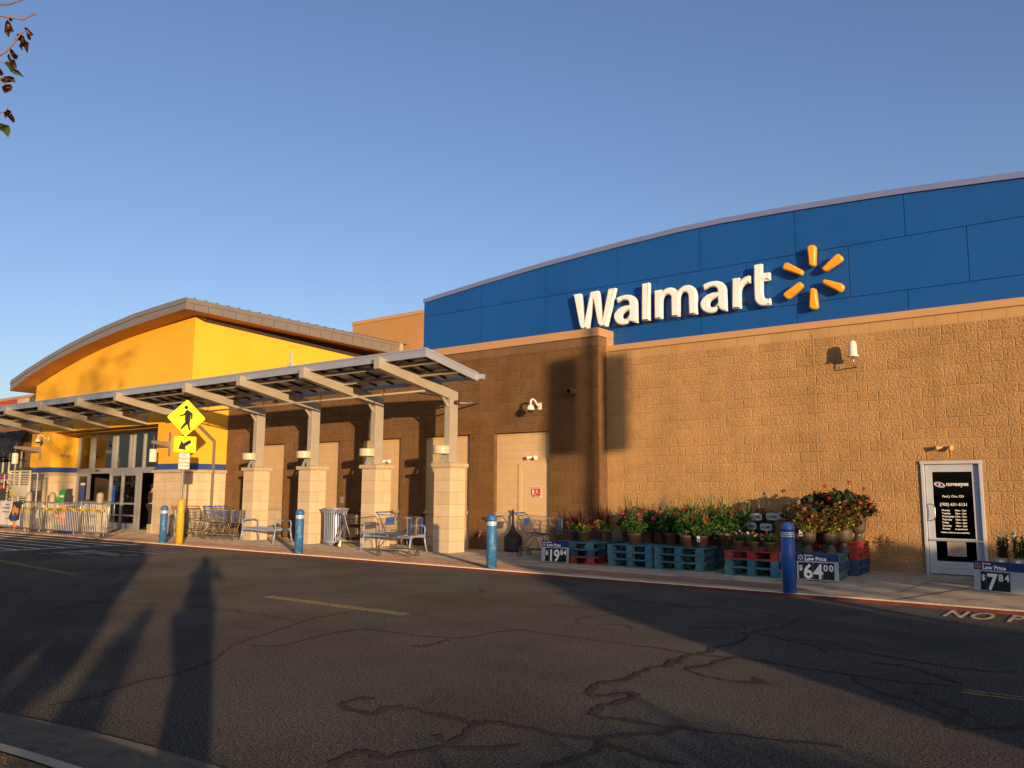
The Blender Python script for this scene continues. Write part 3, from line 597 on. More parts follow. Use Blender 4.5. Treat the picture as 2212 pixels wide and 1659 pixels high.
# vestibule
b = MB(); b.poly([(OX0,YG+.05,.003),(OX1,YG+.05,.003),(OX1,23,.003),(OX0,23,.003)], 0); b.box(OX0, OX1, 23, 23.1, 0, 4, 0); b.box(OX0-.1, OX0, YG+.05, 23, 0, 4, 0); b.box(OX1, OX1+.1, YG+.4, 23, 0, 2.4, 0); b.box(OX1, OX1+.1, YG+.4, 23, 2.44, 4, 0); b.box(OX0, OX1, YG+.3, 23, 3.9, 4.0, 0)
b.box(-34.5,-33,20,20.6,0,1.9,1); b.box(-32,-30.8,21,21.5,0,2.2,2)
part(b, 'vestibule', ['interior', mat('stock_blue', '#2c4f8a', .7), mat('stock_tan', '#8a6a48', .7)])
for x, w, mt in ((-35.85,.38,'stripe'),(-33.15,.2,'cart_blue')):
    b = MB(); b.box(x, x+w, YG-.03, YG-.02, .95, 1.75 if w > .3 else 1.7, 0)
    if w > .3: b.box(x, x+w, YG-.031, YG-.02, 1.7, 1.8, 1)
    part(b, 'window_poster', [mt, 'white'])
# barrel roof: overhanging slab
FY, FX = 15.05, -25.4
fb = [(-38.85,5.76),(-37.45,6.19),(-35.2,6.67),(-32.45,7.08),(-29.9,7.35),(-27.55,7.51),(-26.0,7.59),(FX,7.62)]
ft = [(-38.93,6.19),(-37.5,6.55),(-35.8,6.91),(-33.85,7.26),(-31.2,7.64),(-28.75,7.88),(-26.5,7.98),(FX,8.01)]
def interp(p, x):
    for (a, c), (d, e) in zip(p, p[1:]):
        if x <= d or (d, e) == p[-1]: return c+(e-c)*(x-a)/(d-a)
NX = 36; xs = [-38.9+(FX+38.9)*k/NX for k in range(NX+1)]; zb = [interp(fb, x) for x in xs]; zt = [interp(ft, x) for x in xs]
b = MB()
for k in range(NX):
    a, c = xs[k], xs[k+1]; zm0, zm1 = zt[k]-.17, zt[k+1]-.17
    b.poly([(a,FY,zb[k]),(c,FY,zb[k+1]),(c,FY,zm1-.01),(a,FY,zm0-.01)], 0); b.poly([(a,FY-.02,zm0),(c,FY-.02,zm1),(c,FY-.02,zt[k+1]),(a,FY-.02,zt[k])], 0); b.poly([(a,FY,zm0-.01),(c,FY,zm1-.01),(c,FY-.02,zm1),(a,FY-.02,zm0)], 2)
    b.poly([(a,FY,zb[k]),(c,FY,zb[k+1]),(c,26,zb[k+1]-.15),(a,26,zb[k]-.15)], 1); b.poly([(a,FY-.02,zt[k]),(c,FY-.02,zt[k+1]),(c,26,zt[k+1]-.06),(a,26,zt[k]-.06)], 0)
yb2 = 25.2; z0b, z1b = 7.52, 7.93
b.poly([(FX,FY,7.62),(FX,yb2,z0b-.1),(FX,yb2,z1b-.12),(FX,FY,7.84)], 0); b.poly([(FX+.02,FY-.02,7.845),(FX+.02,yb2,z1b-.115),(FX+.02,yb2,z1b),(FX+.02,FY-.02,8.01)], 0); b.poly([(FX,FY,7.84),(FX,yb2,z1b-.12),(FX+.02,yb2,z1b-.115),(FX+.02,FY-.02,7.845)], 2)
b.poly([(FX,yb2,z0b-.1),(-38.9,yb2,5.7),(-38.9,yb2,6.2),(FX,yb2,z1b)], 0)
b.poly([(-38.9,FY,5.76),(-38.9,yb2,5.61),(-38.9,yb2,6.1),(-38.9,FY,6.19)], 0)
part(b, 'arched_roof', ['roof', 'soffit', 'dark_trim'])
b = MB()
for k in range(22):
    y = FY+.35+k*.44; z = 8.01-.08*(y-FY)/10; part(MB().box(FX-.5, FX+.0, y-.012, y+.012, z-.02, z+.055), 'roof_seam', 'roof')
b = MB()
for k in range(18):
    y = FY+.3+k*.55; b.box(FX+.0, FX+.004, y, y+.012, 7.6-.08*(y-FY)/10, 7.83-.06*(y-FY)/10)
part(b, 'fascia_joints', 'dark_trim')
b = MB(); b.prism([(XE+.006,YE+.35,7.42),(XE+.006,24.5,7.06),(XE+.006,24.5,7.2),(XE+.006,YE-.0,7.53)], (.03,0,0)); part(b, 'wall_head_trim', 'dark_trim')
b = MB(); b.box(FX-.7, FX-.02, yb2-.02, yb2+.25, 7.62, 7.95); part(b, 'roof_end_cap', 'canopy')

# optical shop door
door = MB(); y0 = YT-.02
x0, x1 = DX0, DX1
door.box(x0, x0+.055, y0-.02, y0+.12, 0, DZ); door.box(x1-.055, x1, y0-.02, y0+.12, 0, DZ); door.box(x0-.01, x1+.01, y0-.03, y0+.12, DZ-.05, DZ+.01)
fr_ = part(door, 'door_frame', 'alu_white', bevel=.004)
lf = MB(); yl = YT+.03
a0, a1 = x0+.065, x1-.065
lf.box(a0, a0+.12, yl, yl+.05, .02, DZ-.06); lf.box(a1-.12, a1, yl, yl+.05, .02, DZ-.06); lf.box(a0+.12, a1-.12, yl, yl+.05, DZ-.2, DZ-.06); lf.box(a0+.12, a1-.12, yl, yl+.05, .02, .26); lf.box(a0+.12, a1-.12, yl+.01, yl+.04, .645, .69)
lf.box(a0+.05, a1-.03, yl-.012, yl, .135, .143)
leafd = part(lf, 'shop_door', 'alu_white', bevel=.003)
leafd['label'] = 'glazed shop door with white lettering'
def dchild(mb, name, mats): 
    o = mb.build(name, mats); o.parent = leafd; return o
b = MB(); b.box(a0+.12, a1-.12, yl+.02, yl+.03, .26, DZ-.2); dchild(b, 'door_glass', 'door_glass')
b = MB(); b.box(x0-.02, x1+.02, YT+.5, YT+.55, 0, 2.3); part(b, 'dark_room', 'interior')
b = MB(); hx = a0+.1; b.tube([(hx-.03,yl,1.02),(hx-.02,yl-.07,1.03),(hx+.03,yl-.09,1.04),(hx+.05,yl-.09,1.1),(hx+.05,yl-.09,1.26),(hx+.03,yl-.09,1.32),(hx-.02,yl-.07,1.33),(hx-.03,yl,1.34)], .011, 8); dchild(b, 'pull_handle', 'galv')
b = MB(); b.bar((a0+.02,yl-.06,.655),(a1+.0,yl-.06,.655), .035, .03); b.bar((a0+.03,yl-.06,.655),(a0+.03,yl,.655), .03); b.bar((a1-.03,yl-.06,.655),(a1-.03,yl,.655), .03); dchild(b, 'push_bar', 'alu')
gx0, gx1, yt = a0+.12, a1-.12, yl+.012; gw = gx1-gx0; gc = (gx0+gx1)/2
def dtext(s, x, z, size, bold=.0012, al='LEFT', sx=1):
    o = textmesh('door_lettering', s, size, 'white', front(x, yt, z), bold=bold, ext=.0005, align=al, sx=1); o.parent = leafd; return o
def dscale(s, x, z, size, sx, **k):
    o = textmesh('door_lettering', s, size, 'white', Matrix.Translation((x, yt, z)) @ FRONT @ Matrix.Diagonal((sx,1,1,1)), ext=.0005, **k); o.parent = leafd; return o
dscale('novaeyes', gx0+.235, 1.685, .105, .98, bold=.003)
dscale('Paul J. Cho, OD', gc-.0, 1.465, .058, .98, bold=.0012, align='CENTER')
dscale('(703) 631-5131', gc+.0, 1.305, .078, .98, bold=.0016, align='CENTER')
for k, (d_, h_) in enumerate((('Monday','10am - 7pm'),('Tuesday','10am - 2pm'),('Wednesday','10am - 7pm'),('Thursday','10am - 6pm'),('Friday','10am - 6pm'),('Saturday','10am - 5pm'),('Sunday','by appointment'))):
    z = 1.205-k*.058; dscale(d_, gx0+.13, z, .045, 1, bold=.0014); dscale(h_, gx1-.13, z, .045 if k < 6 else .036, .9, bold=.0014, align='RIGHT')
dscale('Walk-ins welcome upon availability', gc, .79, .036, .95, bold=.0012, align='CENTER')
b = MB()
for rx, rz, th, ex in ((.098,.048,-.28,.0),(.075,.036,-.12,.0)):
    n = 28
    for k in range(n):
        q = []
        for kk, sc in ((k,1),(k+1,1),(k+1,.82),(k,.82)):
            a = 2*math.pi*kk/n; px, pz = rx*sc*math.cos(a), rz*sc*math.sin(a)
            q.append((gx0+.12+px*math.cos(th)-pz*math.sin(th), yt-.001*(rx > .08), 1.705+px*math.sin(th)+pz*math.cos(th)))
        b.poly(q)
b.lathe([(.022,0),(.022,.001)], (0,0,0), 16); 
for v in b.v[-32:]: v.xyz = (gx0+.12+v.x, yt-v.z, 1.705+v.y)
dchild(b, 'eye_emblem', mat('emblem_pink', '#d9c3d2', .5))
b = MB(); b.box(gc-.15, gc+.17, yt-.003, yt, .36, .68, 0)
for k in range(9): b.box(gc-.1+(k % 3)*.02, gc+.11-(k % 2)*.04, yt-.0045, yt-.003, .64-.03*k, .645-.03*k, 1)
dchild(b, 'paper_notice', [mat('paper', '#a79a86', .8), mat('faint_ink', '#6f665a', .8)])

# ---- fixtures on the walls
def dome_camera(x, y, z, label, side=-1):
    t = thing('dome_camera', label, 'security camera', (x, y, z), group='dome cameras on the walls')
    b = MB(); b.box(-.06, .06, -.03, 0, -.09, .09); b.build('wall_plate', 'white', t, bevel=.01)
    b = MB(); b.tube([(0,-.03,0),(-.02*0,-.12,.02),(0,-.22,.12),(0,-.32,.16),(0,-.4,.12),(0,-.41,0)], .028, 10); b.build('bracket_arm', 'white', t)
    b = MB(); b.lathe([(.03,.02),(.055,0),(.09,-.05),(.1,-.11),(.095,-.13),(.0,-.131)], (0,-.41,0), 18); b.build('housing', 'white', t)
    b = MB(); b.lathe([(.075,-.13),(.07,-.16),(.045,-.19),(.0,-.2)], (0,-.41,0), 16); b.build('dome', 'black', t)
    return t
dome_camera(-12.28, YB, 3.72, 'white dome camera on gooseneck bracket on the brown block wall')
dome_camera(-36.6, YE, 3.62, 'white dome camera on the yellow wall above the left lantern')
def twin_flood(x, y, z, label, mt='white', s=1):
    t = thing('twin_floodlight', label, 'floodlight', (x, y, z), group='twin floodlights on the walls'); t.scale = (.78, .78, .78)
    b = MB(); b.box(-.06, .06, -.05, 0, -.05, .05); b.build('mounting_box', mt, t, bevel=.01)
    for sx in (-1, 1):
        b = MB(); d = Vector((sx*.8, -.6, -.15)).normalized(); p = Vector((sx*.05, -.06, 0))
        b.tube([p, p+d*.05, p+d*.13, p+d*.17], .03, 12, r2=.065); b.build('lamp_head', mt, t)
    return t
twin_flood(-12.56, YB+.13, 2.42, 'cream twin floodlight above the cream exit door')
twin_flood(-17.9, YB+.13, 2.42, 'small cream floodlight in the recessed bay behind the third pier')
twin_flood(-3.01, YT, 2.42, 'tan twin floodlight above the white shop door', 'coping')
twin_flood(-36.24+.02, 16.3, 2.95, 'grey twin emergency light on the yellow wall beside the entrance glass', 'galv').rotation_euler = (0, 0, R(90))
t = thing('alarm_beacon', 'white domed beacon on thin bracket high on the tan wall', 'beacon', (-4.53, YT, 4.12))
b = MB(); b.lathe([(.075,.17),(.11,.175),(.11,.2),(.085,.21),(.078,.42),(.06,.49),(.0,.51)], (0,-.3,0), 20); b.build('cover', 'white', t)
b = MB(); b.tube([(0,0,0),(0,-.3,0),(0,-.3,.2)], .013, 8); b.lathe([(.05,0),(.05,.01)], (0,0,0), 12); b.box(.03,.1,-.33,-.25,.13,.18); b.build('bracket', 'galv', t)
t = thing('overflow_pipe', 'tan overflow pipe stub sticking out high on the brown wall', 'pipe', (-11.2, YB, 4.02))
b = MB(); n = 16
for k in range(n):
    a, c = 2*math.pi*k/n, 2*math.pi*(k+1)/n
    for r_, r2_ in ((.075,.075),(.06,.06)): b.poly([(r_*math.cos(a),0,r_*math.sin(a)),(r_*math.cos(c),0,r_*math.sin(c)),(r_*math.cos(c),-.3,r_*math.sin(c)),(r_*math.cos(a),-.3,r_*math.sin(a))], 0 if r_ > .07 else 1, True)
    b.poly([(.075*math.cos(a),-.3,.075*math.sin(a)),(.075*math.cos(c),-.3,.075*math.sin(c)),(.06*math.cos(c),-.3,.06*math.sin(c)),(.06*math.cos(a),-.3,.06*math.sin(a))], 0)
b.build('pipe_stub', ['brown_flat', 'black'], t, fixn=False)
t = thing('hose_tap', 'small brass hose tap low on the brown wall right of the last pier', 'tap', (-14.33+.2, YB, .42))
b = MB(); b.tube([(0,0,0),(0,-.14,0),(.02,-.18,-.04),(.02,-.2,-.1)], .03, 8); b.lathe([(.045,.05),(.045,.07)], (0,-.12,0), 10); b.build('tap_body', 'hub', t)
t = thing('junction_box', 'small grey electrical box on the brown wall beside the waste bin', 'electrical box', (-19.75, YB, 1.15))
b = MB(); b.box(-.07, .07, -.07, 0, 0, .2); b.build('box_body', 'galv', t, bevel=.008)
t = thing('fire_exit_notice', 'red and white do not block fire exits notice on the cream door', 'notice', (-12.66, yb-.021, 1.38))
b = MB(); b.box(0, .35, -.006, 0, 0, .28, 0); b.box(.02, .33, -.008, -.006, .055, .225, 1)
b.box(.07, .125, -.0095, -.008, .09, .205, 0); b.box(.055, .17, -.0096, -.008, .082, .092, 0)
for q in ([(.2,.16),(.235,.17),(.232,.19),(.2,.185)],[(.205,.185),(.222,.185),(.222,.2),(.205,.2)],[(.19,.13),(.215,.13),(.225,.165),(.205,.165)],[(.215,.13),(.245,.11),(.24,.09),(.255,.09),(.262,.115),(.228,.145)],[(.19,.13),(.205,.125),(.185,.09),(.165,.085),(.165,.095),(.18,.1)],[(.18,.16),(.2,.17),(.2,.18),(.172,.168)],[(.235,.17),(.26,.155),(.258,.147),(.232,.16)]):
    b.poly([(x,-.0096,z) for x, z in q], 0)
b.build('notice_plate', ['sheet_white', 'red'], t, fixn=False)
o = textmesh('notice_text', 'FIRE EXITS', .058, 'red', front(.175, -.0075, .01), bold=.002, align='CENTER'); o.parent = t
o = textmesh('notice_text', 'DO NOT BLOCK', .046, 'red', front(.175, -.0075, .237), bold=.002, align='CENTER'); o.parent = t
# lanterns on brackets beside the entrance
BZm = Z(0, 1500, 3.16)
def lantern(x, y, z, label, L=.62):
    t = thing('wall_lantern', label, 'wall lantern', (x, y, z), group='hanging lanterns beside the entrance')
    b = MB(); b.box(-.05, .05, -.04, 0, -.42, .42); b.build('wall_plate', 'roof', t, bevel=.006)
    b = MB(); b.prism([(-.03,-.04,.09),(-.03,-.04,-.12),(-.03,-L-.08,.0),(-.03,-L-.08,.09)], (.06,0,0)); b.build('bracket_arm', 'roof', t)
    b = MB(); b.tube([(0,-L,.25),(0,-L,-.2)], .012, 8); b.build('hanger_rod', 'roof', t)
    b = MB(); b.lathe([(.0,-.2),(.115,-.2),(.12,-.22),(.12,-.62),(.115,-.64),(.0,-.64)], (0,-L,0), 20); b.build('shade', 'lamp_glass', t)
    return t
lantern(-37.17, YE, 3.2, 'cream cylinder lantern on grey bracket left of the entrance, in front of the shutters', 1.0)
lantern(-27.13, YE, 3.12, 'cream cylinder lantern on grey bracket right of the entrance, beside the crossing sign', .62)
t = thing('vent_pipe', 'small white bracket standing on the canopy roof against the yellow wall', 'bracket', (V((628,786), 14.3).x, 14.3, V((628,786), 14.3).z))
b = MB(); b.box(-.03, .03, -.03, .03, 0, .36); b.box(.03, .1, -.012, .012, .2, .22); b.box(-.1, .1, -.04, .04, -.1, .02); b.build('post', 'drum', t)

# shutters and window left of the entrance
for k, (xa, xb) in enumerate(((-47.3,-44.8),(-44.5,-42.05))):
    t = thing('louvred_awning', ('black louvred awning over the far left window' if k == 0 else 'black louvred awning nearest the yellow wall, behind the lantern'), 'awning', ((xa+xb)/2, YB, 3), group='louvred awnings left of the entrance')
    b = MB(); zt_, zb_, out = 4.3, 3.0, .9
    for j in range(24):
        f = j/23; y = YB-.05-out*f; z = zt_-(zt_-zb_)*f; b.box(xa, xb, y-.03, y+.03, z-.028, z+.01)
    part_ = b.build('slats', 'shutter', t, world=True)
    b = MB()
    for x in (xa, (xa+xb)/2, xb): b.bar((x,YB-.05,zt_+.02), (x,YB-.05-out,zb_+.02), .05, .06)
    b.bar((xa,YB-.05-out,zb_),(xb,YB-.05-out,zb_), .06); b.bar((xa,YB-.05,zt_),(xb,YB-.05,zt_), .06)
    for x in (xa, xb): b.bar((x,YB-.05-out,zb_),(x,YB,zb_-.15), .04)
    b.build('frame', 'shutter', t, world=True)
b = MB()
for x in (-46.8,-46.1,-45.4,-44.7,-44.0,-43.3,-42.7): b.box(x-.05, x+.05, YB-.05, YB, .9, 3.3, 0)
b.box(-47, -42.4, YB-.02, YB-.005, .9, 3.3, 1); part(b, 'wing_window', ['shelf', 'glass'])

# ================================================================== store sign
sg = thing('store_sign', 'raised white store name lettering with yellow six ray burst on the blue parapet', 'sign', (-8, YP, 5.3))
YF = YP-.24
def letter(name, f, pts, holes=(), sm=None, mt=('sign_white', 'sign_side')):
    cu = bpy.data.curves.new(name, 'CURVE'); cu.dimensions = '2D'; cu.fill_mode = 'BOTH'; cu.extrude = .04; cu.bevel_depth = .035; cu.bevel_resolution = 1; cu.offset = -.042
    for loop in [pts]+list(holes):
        P = [V(f(*p), YF) for p in loop]; P = [(p.x, p.z) for p in P]
        sp = cu.splines.new('POLY'); sp.points.add(len(P)-1)
        for k, p in enumerate(P): sp.points[k].co = (p[0], p[1], 0, 1)
        sp.use_cyclic_u = True
    to = bpy.data.objects.new(name, cu); COL.objects.link(to); dg = bpy.context.evaluated_depsgraph_get()
    me = bpy.data.meshes.new_from_object(to.evaluated_get(dg)); bpy.data.objects.remove(to); me.name = name
    me.transform(Matrix.Translation((0, YF+.09, 0)) @ FRONT); me.materials.clear(); me.materials.append(M[mt[0]]); me.materials.append(M[mt[1]])
    for p in me.polygons: p.material_index = 0
    boxuv(me); o = bpy.data.objects.new(name, me); COL.objects.link(o); o.parent = sg; o.matrix_parent_inverse = pinv(sg); return o
def cv(pts, n=4): return smooth(pts, True, n)
cA, cB, cC, cD = Z(2240,1120,5.53), Z(2560,1060,5.53), Z(2860,1000,7.54), Z(3050,940,5.53)
letter('letter_w', cA, [(72,215),(85,205),(235,186),(246,200),(318,790),(440,165),(455,150),(610,120),(625,130),(640,200),(712,735),(828,100),(840,84),(1000,60),(1005,75),(812,893),(805,908),(700,922),(665,915),(640,895),(610,850),(595,790),(512,340),(500,320),(490,345),(405,945),(395,958),(285,975),(250,965),(225,930),(205,880)])
a1 = [(1003,292),(1022,275),(1100,240),(1200,212),(1290,207),(1370,230),(1430,280),(1460,350),(1467,440),(1470,640),(1475,818),(1468,830),(1420,836),(1370,825),(1320,795),(1297,762),(1285,800),(1240,845),(1170,875),(1110,880),(1040,860),(985,800),(958,730),(955,670),(980,600),(1040,530),(1120,475),(1200,445),(1288,432),(1287,395),(1270,360),(1230,335),(1160,335),(1100,355),(1045,400),(1032,398)]
letter('letter_a', cA, a1, [[(1292,560),(1230,575),(1180,600),(1140,635),(1125,675),(1140,715),(1180,742),(1230,732),(1270,700),(1292,640)]])
cS = lambda x, y: (x*.54861, y*.54861)
letter('letter_l', cS, [(2522,1117),(2524,1115),(2552,1109.5),(2554,1111),(2554.8,1260),(2552.5,1261.5),(2524.6,1264),(2522.6,1262)])
letter('letter_m', cB, [(65,465),(78,450),(230,430),(238,445),(240,475),(280,430),(340,395),(430,380),(500,395),(550,435),(572,465),(640,390),(720,340),(820,325),(900,350),(960,410),(990,490),(1000,600),(1005,960),(995,975),(830,992),(820,985),(810,600),(800,540),(770,495),(725,490),(680,500),(640,540),(622,600),(618,1012),(608,1024),(450,1040),(440,1030),(432,600),(420,570),(385,545),(340,545),(290,565),(255,610),(242,680),(243,1062),(235,1076),(88,1088),(72,1075)])
a2 = [(1115,342),(1130,325),(1210,280),(1320,245),(1440,237),(1540,262),(1610,330),(1640,420),(1645,600),(1658,890),(1650,904),(1590,910),(1520,890),(1475,850),(1460,828),(1440,870),(1390,920),(1310,955),(1220,955),(1130,910),(1080,840),(1065,760),(1080,680),(1140,600),(1220,540),(1330,495),(1448,476),(1440,430),(1400,385),(1340,378),(1270,390),(1200,420),(1162,448),(1148,445)]
letter('letter_a', cB, a2, [[(1452,610),(1380,628),(1315,660),(1275,700),(1262,750),(1280,795),(1320,816),(1370,808),(1420,775),(1450,720)]])
letter('letter_r', cB, [(1755,200),(1768,188),(1925,168),(1936,180),(1932,240),(1960,210),(2040,150),(2120,124),(2158,124),(2166,135),(2170,292),(2160,300),(2100,300),(2030,330),(1980,385),(1957,460),(1954,560),(1965,838),(1955,850),(1775,865),(1762,855)])
letter('letter_t', cC, [(772,322),(788,303),(1030,262),(1045,278),(1050,548),(1258,523),(1274,535),(1282,745),(1274,760),(1066,793),(1060,1100),(1075,1230),(1110,1290),(1180,1308),(1270,1292),(1284,1300),(1298,1478),(1290,1490),(1180,1525),(1050,1540),(950,1525),(860,1450),(810,1360),(795,1200),(785,900)])
for q in ([(680,190),(700,150),(760,118),(840,118),(880,145),(890,185),(882,540),(860,580),(800,595),(745,580),(722,545)], [(1345,315),(1400,320),(1460,370),(1478,430),(1460,465),(1130,690),(1075,708),(1020,680),(1003,640),(1012,612),(1300,335)],
          [(1060,868),(1110,872),(1450,960),(1495,1000),(1500,1050),(1470,1120),(1420,1158),(1370,1150),(1050,985),(1012,955),(1010,910)], [(745,1090),(780,1060),(830,1055),(885,1080),(898,1120),(938,1450),(925,1500),(870,1530),(800,1540),(745,1515),(725,1475)],
          [(520,928),(560,935),(600,975),(608,1020),(590,1050),(330,1290),(270,1315),(210,1290),(168,1235),(162,1195),(190,1155),(480,940)], [(230,503),(290,510),(590,665),(610,700),(600,755),(570,788),(520,785),(180,670),(148,645),(150,590),(190,520)]):
    letter('burst_ray', cD, q, mt=('spark', 'spark'))
b = MB()
for x in [-10.2,-9.6,-9.1,-8.6,-8.2,-7.5,-7.0,-6.4,-6.0]: b.tube([(x,YF+.1,5.85),(x,YP,5.85)], .02, 6)
b.build('stand_offs', 'blue_back', sg, world=True)

# ================================================================== canopy
SL = -.192
def bz(y): return 4.65+SL*(y-13.25)
cn = thing('canopy', 'long metal canopy sloping to the wall on bent steel frames and stone piers', 'canopy', (-25, 14.5, 0))
PX = [-14.47, -17.17, -19.90, -22.62]
def cpart(mb, name, mats, **k): return mb.build(name, mats, k.pop('parent', cn), world=True, **k)
rafters = [(-14.0,True),(-16.74,True),(-19.44,True),(-22.1,True),(-26.1,False),(-28.75,False),(-31.55,False),(-34.45,False),(-37.3,False)]
for x, post in rafters:
    b = MB(); w = .2; y1 = 16.06 if post else 15.95
    pr = [(x,13.25,bz(13.25)),(x,13.25,bz(13.25)-.285),(x,15.76,bz(15.76)-.285+.0),(x,15.76,2.25),(x,16.06,2.25),(x,16.06,bz(16.06))] if post else [(x,13.25,bz(13.25)),(x,13.25,bz(13.25)-.285),(x,15.78 if x > -40 else y1,bz(15.78)-.285),(x,15.78,bz(15.78))]
    if not post and -36.3 < x < -27.9: pr = [(x,13.25,bz(13.25)),(x,13.25,bz(13.25)-.285),(x,15.78,bz(15.78)-.285),(x,15.78,bz(15.78))]
    b.prism(pr, (-w,0,0)); cpart(b, 'bent_frame' if post else 'rafter', 'canopy', bevel=.012)
    if post:
        b = MB(); b.prism([(x-.08,15.76,3.66),(x-.08,15.76,3.76),(x-.08,15.62,bz(15.62)-.285),(x-.08,15.54,bz(15.54)-.285)], (-.04,0,0)); cpart(b, 'knee_brace', 'canopy')
        b = MB(); b.lathe([(.0,2.47),(.21,2.47),(.225,2.48),(.225,2.53),(.22,2.54),(.225,2.55),(.225,2.665),(.215,2.68),(.0,2.685)], (x-.18,15.66,0), 28)
        for v in b.v: pass
        cpart(b, 'drum_lamp', 'drum')
        b = MB(); b.bar((x-.30,15.72,2.25),(x-.19,15.74,2.47), .05, .06); cpart(b, 'lamp_strut', 'fascia')
for k, px in enumerate(PX):
    b = MB(); b.box(px, px+.56, 15.70, 16.28, -.1, 2.14); p = cpart(b, 'stone_pier', ['stone', 'stone_stack'], uvo=(-px+.02, .02), bevel=.012)
    for q in p.data.polygons:
        if q.normal.y < -.9: q.material_index = 1
        elif abs(q.normal.x) > .9:
            for li in q.loop_indices: p.data.uv_layers[0].data[li].uv.x += px-.02-15.70+.01
    b = MB(); b.box(px-.06, px+.62, 15.64, 16.34, 2.14, 2.24); o = b.build('pier_cap', 'stone_plain', bevel=.008); o.parent = p
# deck
CX0, CX1, FYc, BYc = -40.0, -12.7, 13.43, 15.2
def dz(y): return 4.74-.2*(y-FYc)
b = MB(); b.prism([(CX0,FYc+.03,dz(FYc)-.03),(CX0,BYc,dz(BYc)-.03),(CX0,BYc,dz(BYc)-.06),(CX0,FYc+.03,dz(FYc)-.06)], (CX1-CX0-.03,0,0)); cpart(b, 'roof_deck', 'deck')
b = MB(); x = CX0+.3
while x < CX1-.1:
    b.prism([(x,FYc+.05,dz(FYc+.05)-.058),(x,BYc-.02,dz(BYc)-.058),(x,BYc-.02,dz(BYc)-.10),(x,FYc+.05,dz(FYc+.05)-.10)], (.035,0,0)); x += .62
cpart(b, 'deck_ribs', 'char')
b = MB()
for y in (13.9, 14.62): b.box(CX0, CX1-.05, y-.035, y+.035, dz(y)-.19, dz(y)-.10)
cpart(b, 'purlins', 'canopy')
b = MB(); b.prism([(CX0,FYc,dz(FYc)-.2),(CX0,FYc,dz(FYc)),(CX0,FYc+.04,dz(FYc)),(CX0,FYc+.04,dz(FYc)-.2)], (CX1-CX0,0,0)); b.box(CX0, CX1+.02, FYc-.015, FYc-.0005, dz(FYc)-.035, dz(FYc)+.01)
b.prism([(CX1,FYc+.041,dz(FYc)-.2),(CX1,BYc+.1,dz(BYc)-.2),(CX1,BYc+.1,dz(BYc)),(CX1,FYc+.041,dz(FYc))], (-.04,0,0)); b.prism([(CX1+.001,FYc+.001,dz(FYc)-.035),(CX1+.001,BYc+.11,dz(BYc)-.03),(CX1+.001,BYc+.11,dz(BYc)+.01),(CX1+.001,FYc+.001,dz(FYc)+.01)], (.015,0,0))
cpart(b, 'fascia', 'fascia')
b = MB(); b.box(CX0, CX1+.12, BYc+.102, BYc+.22, dz(BYc)-.15, dz(BYc)-.03); cpart(b, 'gutter', 'fascia')
# sprinkler line
b = MB(); b.tube([(-26.2,14.95,4.02),(-14.15,14.95,4.02)], .025, 8); b.tube([(-14.15,14.95,4.02),(-14.6,15.0,4.02),(-14.6,17.3,3.98)], .02, 8); b.tube([(-14.1,16.0,3.80), V((1034,870.6),17.3)], .02, 8); cpart(b, 'sprinkler_pipe', 'canopy')
for x in (-23.6,-20.7,-18.1,-15.6):
    b = MB(); b.lathe([(.03,-.03),(.03,.03)], (x,14.95,4.02), 8); b.tube([(x,14.95,4.02),(x,14.95,4.16)], .012, 6); b.lathe([(.035,.13),(.035,.14)], (x,14.95,4.02), 8); cpart(b, 'sprinkler_valve', mat('valve_red', '#8a2f1e', .5))
b = MB(); b.tube([(-13.95,15.9,3.8),(-13.85,15.9,3.8)], .05, 10); cpart(b, 'sprinkler_valve', mat('valve_dark', '#5a2418', .5))
# downspout
t = thing('downspout', 'grey downspout running down the yellow wall behind the crossing sign', 'downspout', (-25.93, 16.75, 0))
b = MB(); b.bar((-25.93,16.75,0),(-25.93,16.75,3.25), .09, .07, up=(0,1,0)); b.bar((-25.93,16.75,3.23),(-25.93,15.55,4.2), .09, .07, up=(1,0,0)); b.build('pipe', 'roof', t, world=True)

# ================================================================== bollards
def bollard(x, y, label, mt):
    t = thing('bollard', label, 'bollard', (x, y, 0), group='blue bollards along the kerb')
    b = MB(); b.lathe([(.0,-.04),(.104,-.04),(.104,.835),(.1,.84),(.1,.93),(.104,.935),(.104,.94),(.0,.94)], seg=28); b.build('shaft', mt, t)
    b = MB(); b.lathe([(.09,.94),(.09,.952),(.108,.953),(.108,.975),(.1,1.015),(.082,1.045),(.055,1.065),(.025,1.074),(.0,1.076)], seg=28); b.build('cap', mt, t)
    for k in range(3):
        b = MB()
        for j in range(12):
            a0, a1 = 2*math.pi*(j+.06)/12, 2*math.pi*(j+.94)/12
            for q in range(3):
                c0, c1 = a0+(a1-a0)*q/3, a0+(a1-a0)*(q+1)/3; z = .852+k*.028; r_ = .1035
                b.poly([(r_*math.cos(c0),r_*math.sin(c0),z),(r_*math.cos(c1),r_*math.sin(c1),z),(r_*math.cos(c1),r_*math.sin(c1),z+.017),(r_*math.cos(c0),r_*math.sin(c0),z+.017)])
        b.build('reflective_ring', 'reflect', t, fixn=False)
    return t
bollard(-22.72, 13.17, 'blue domed bollard beside the yellow sleeved sign post', 'bollard_blue')
bollard(-16.55, 13.15, 'faded blue domed bollard in front of the waste bin', 'bollard_blue')
bollard(-10.52, 13.15, 'faded blue domed bollard in front of the cream exit door', 'bollard_blue')
bollard(-4.48, 12.98, 'bright blue domed bollard beside the $64 price board', 'bollard_blue2')
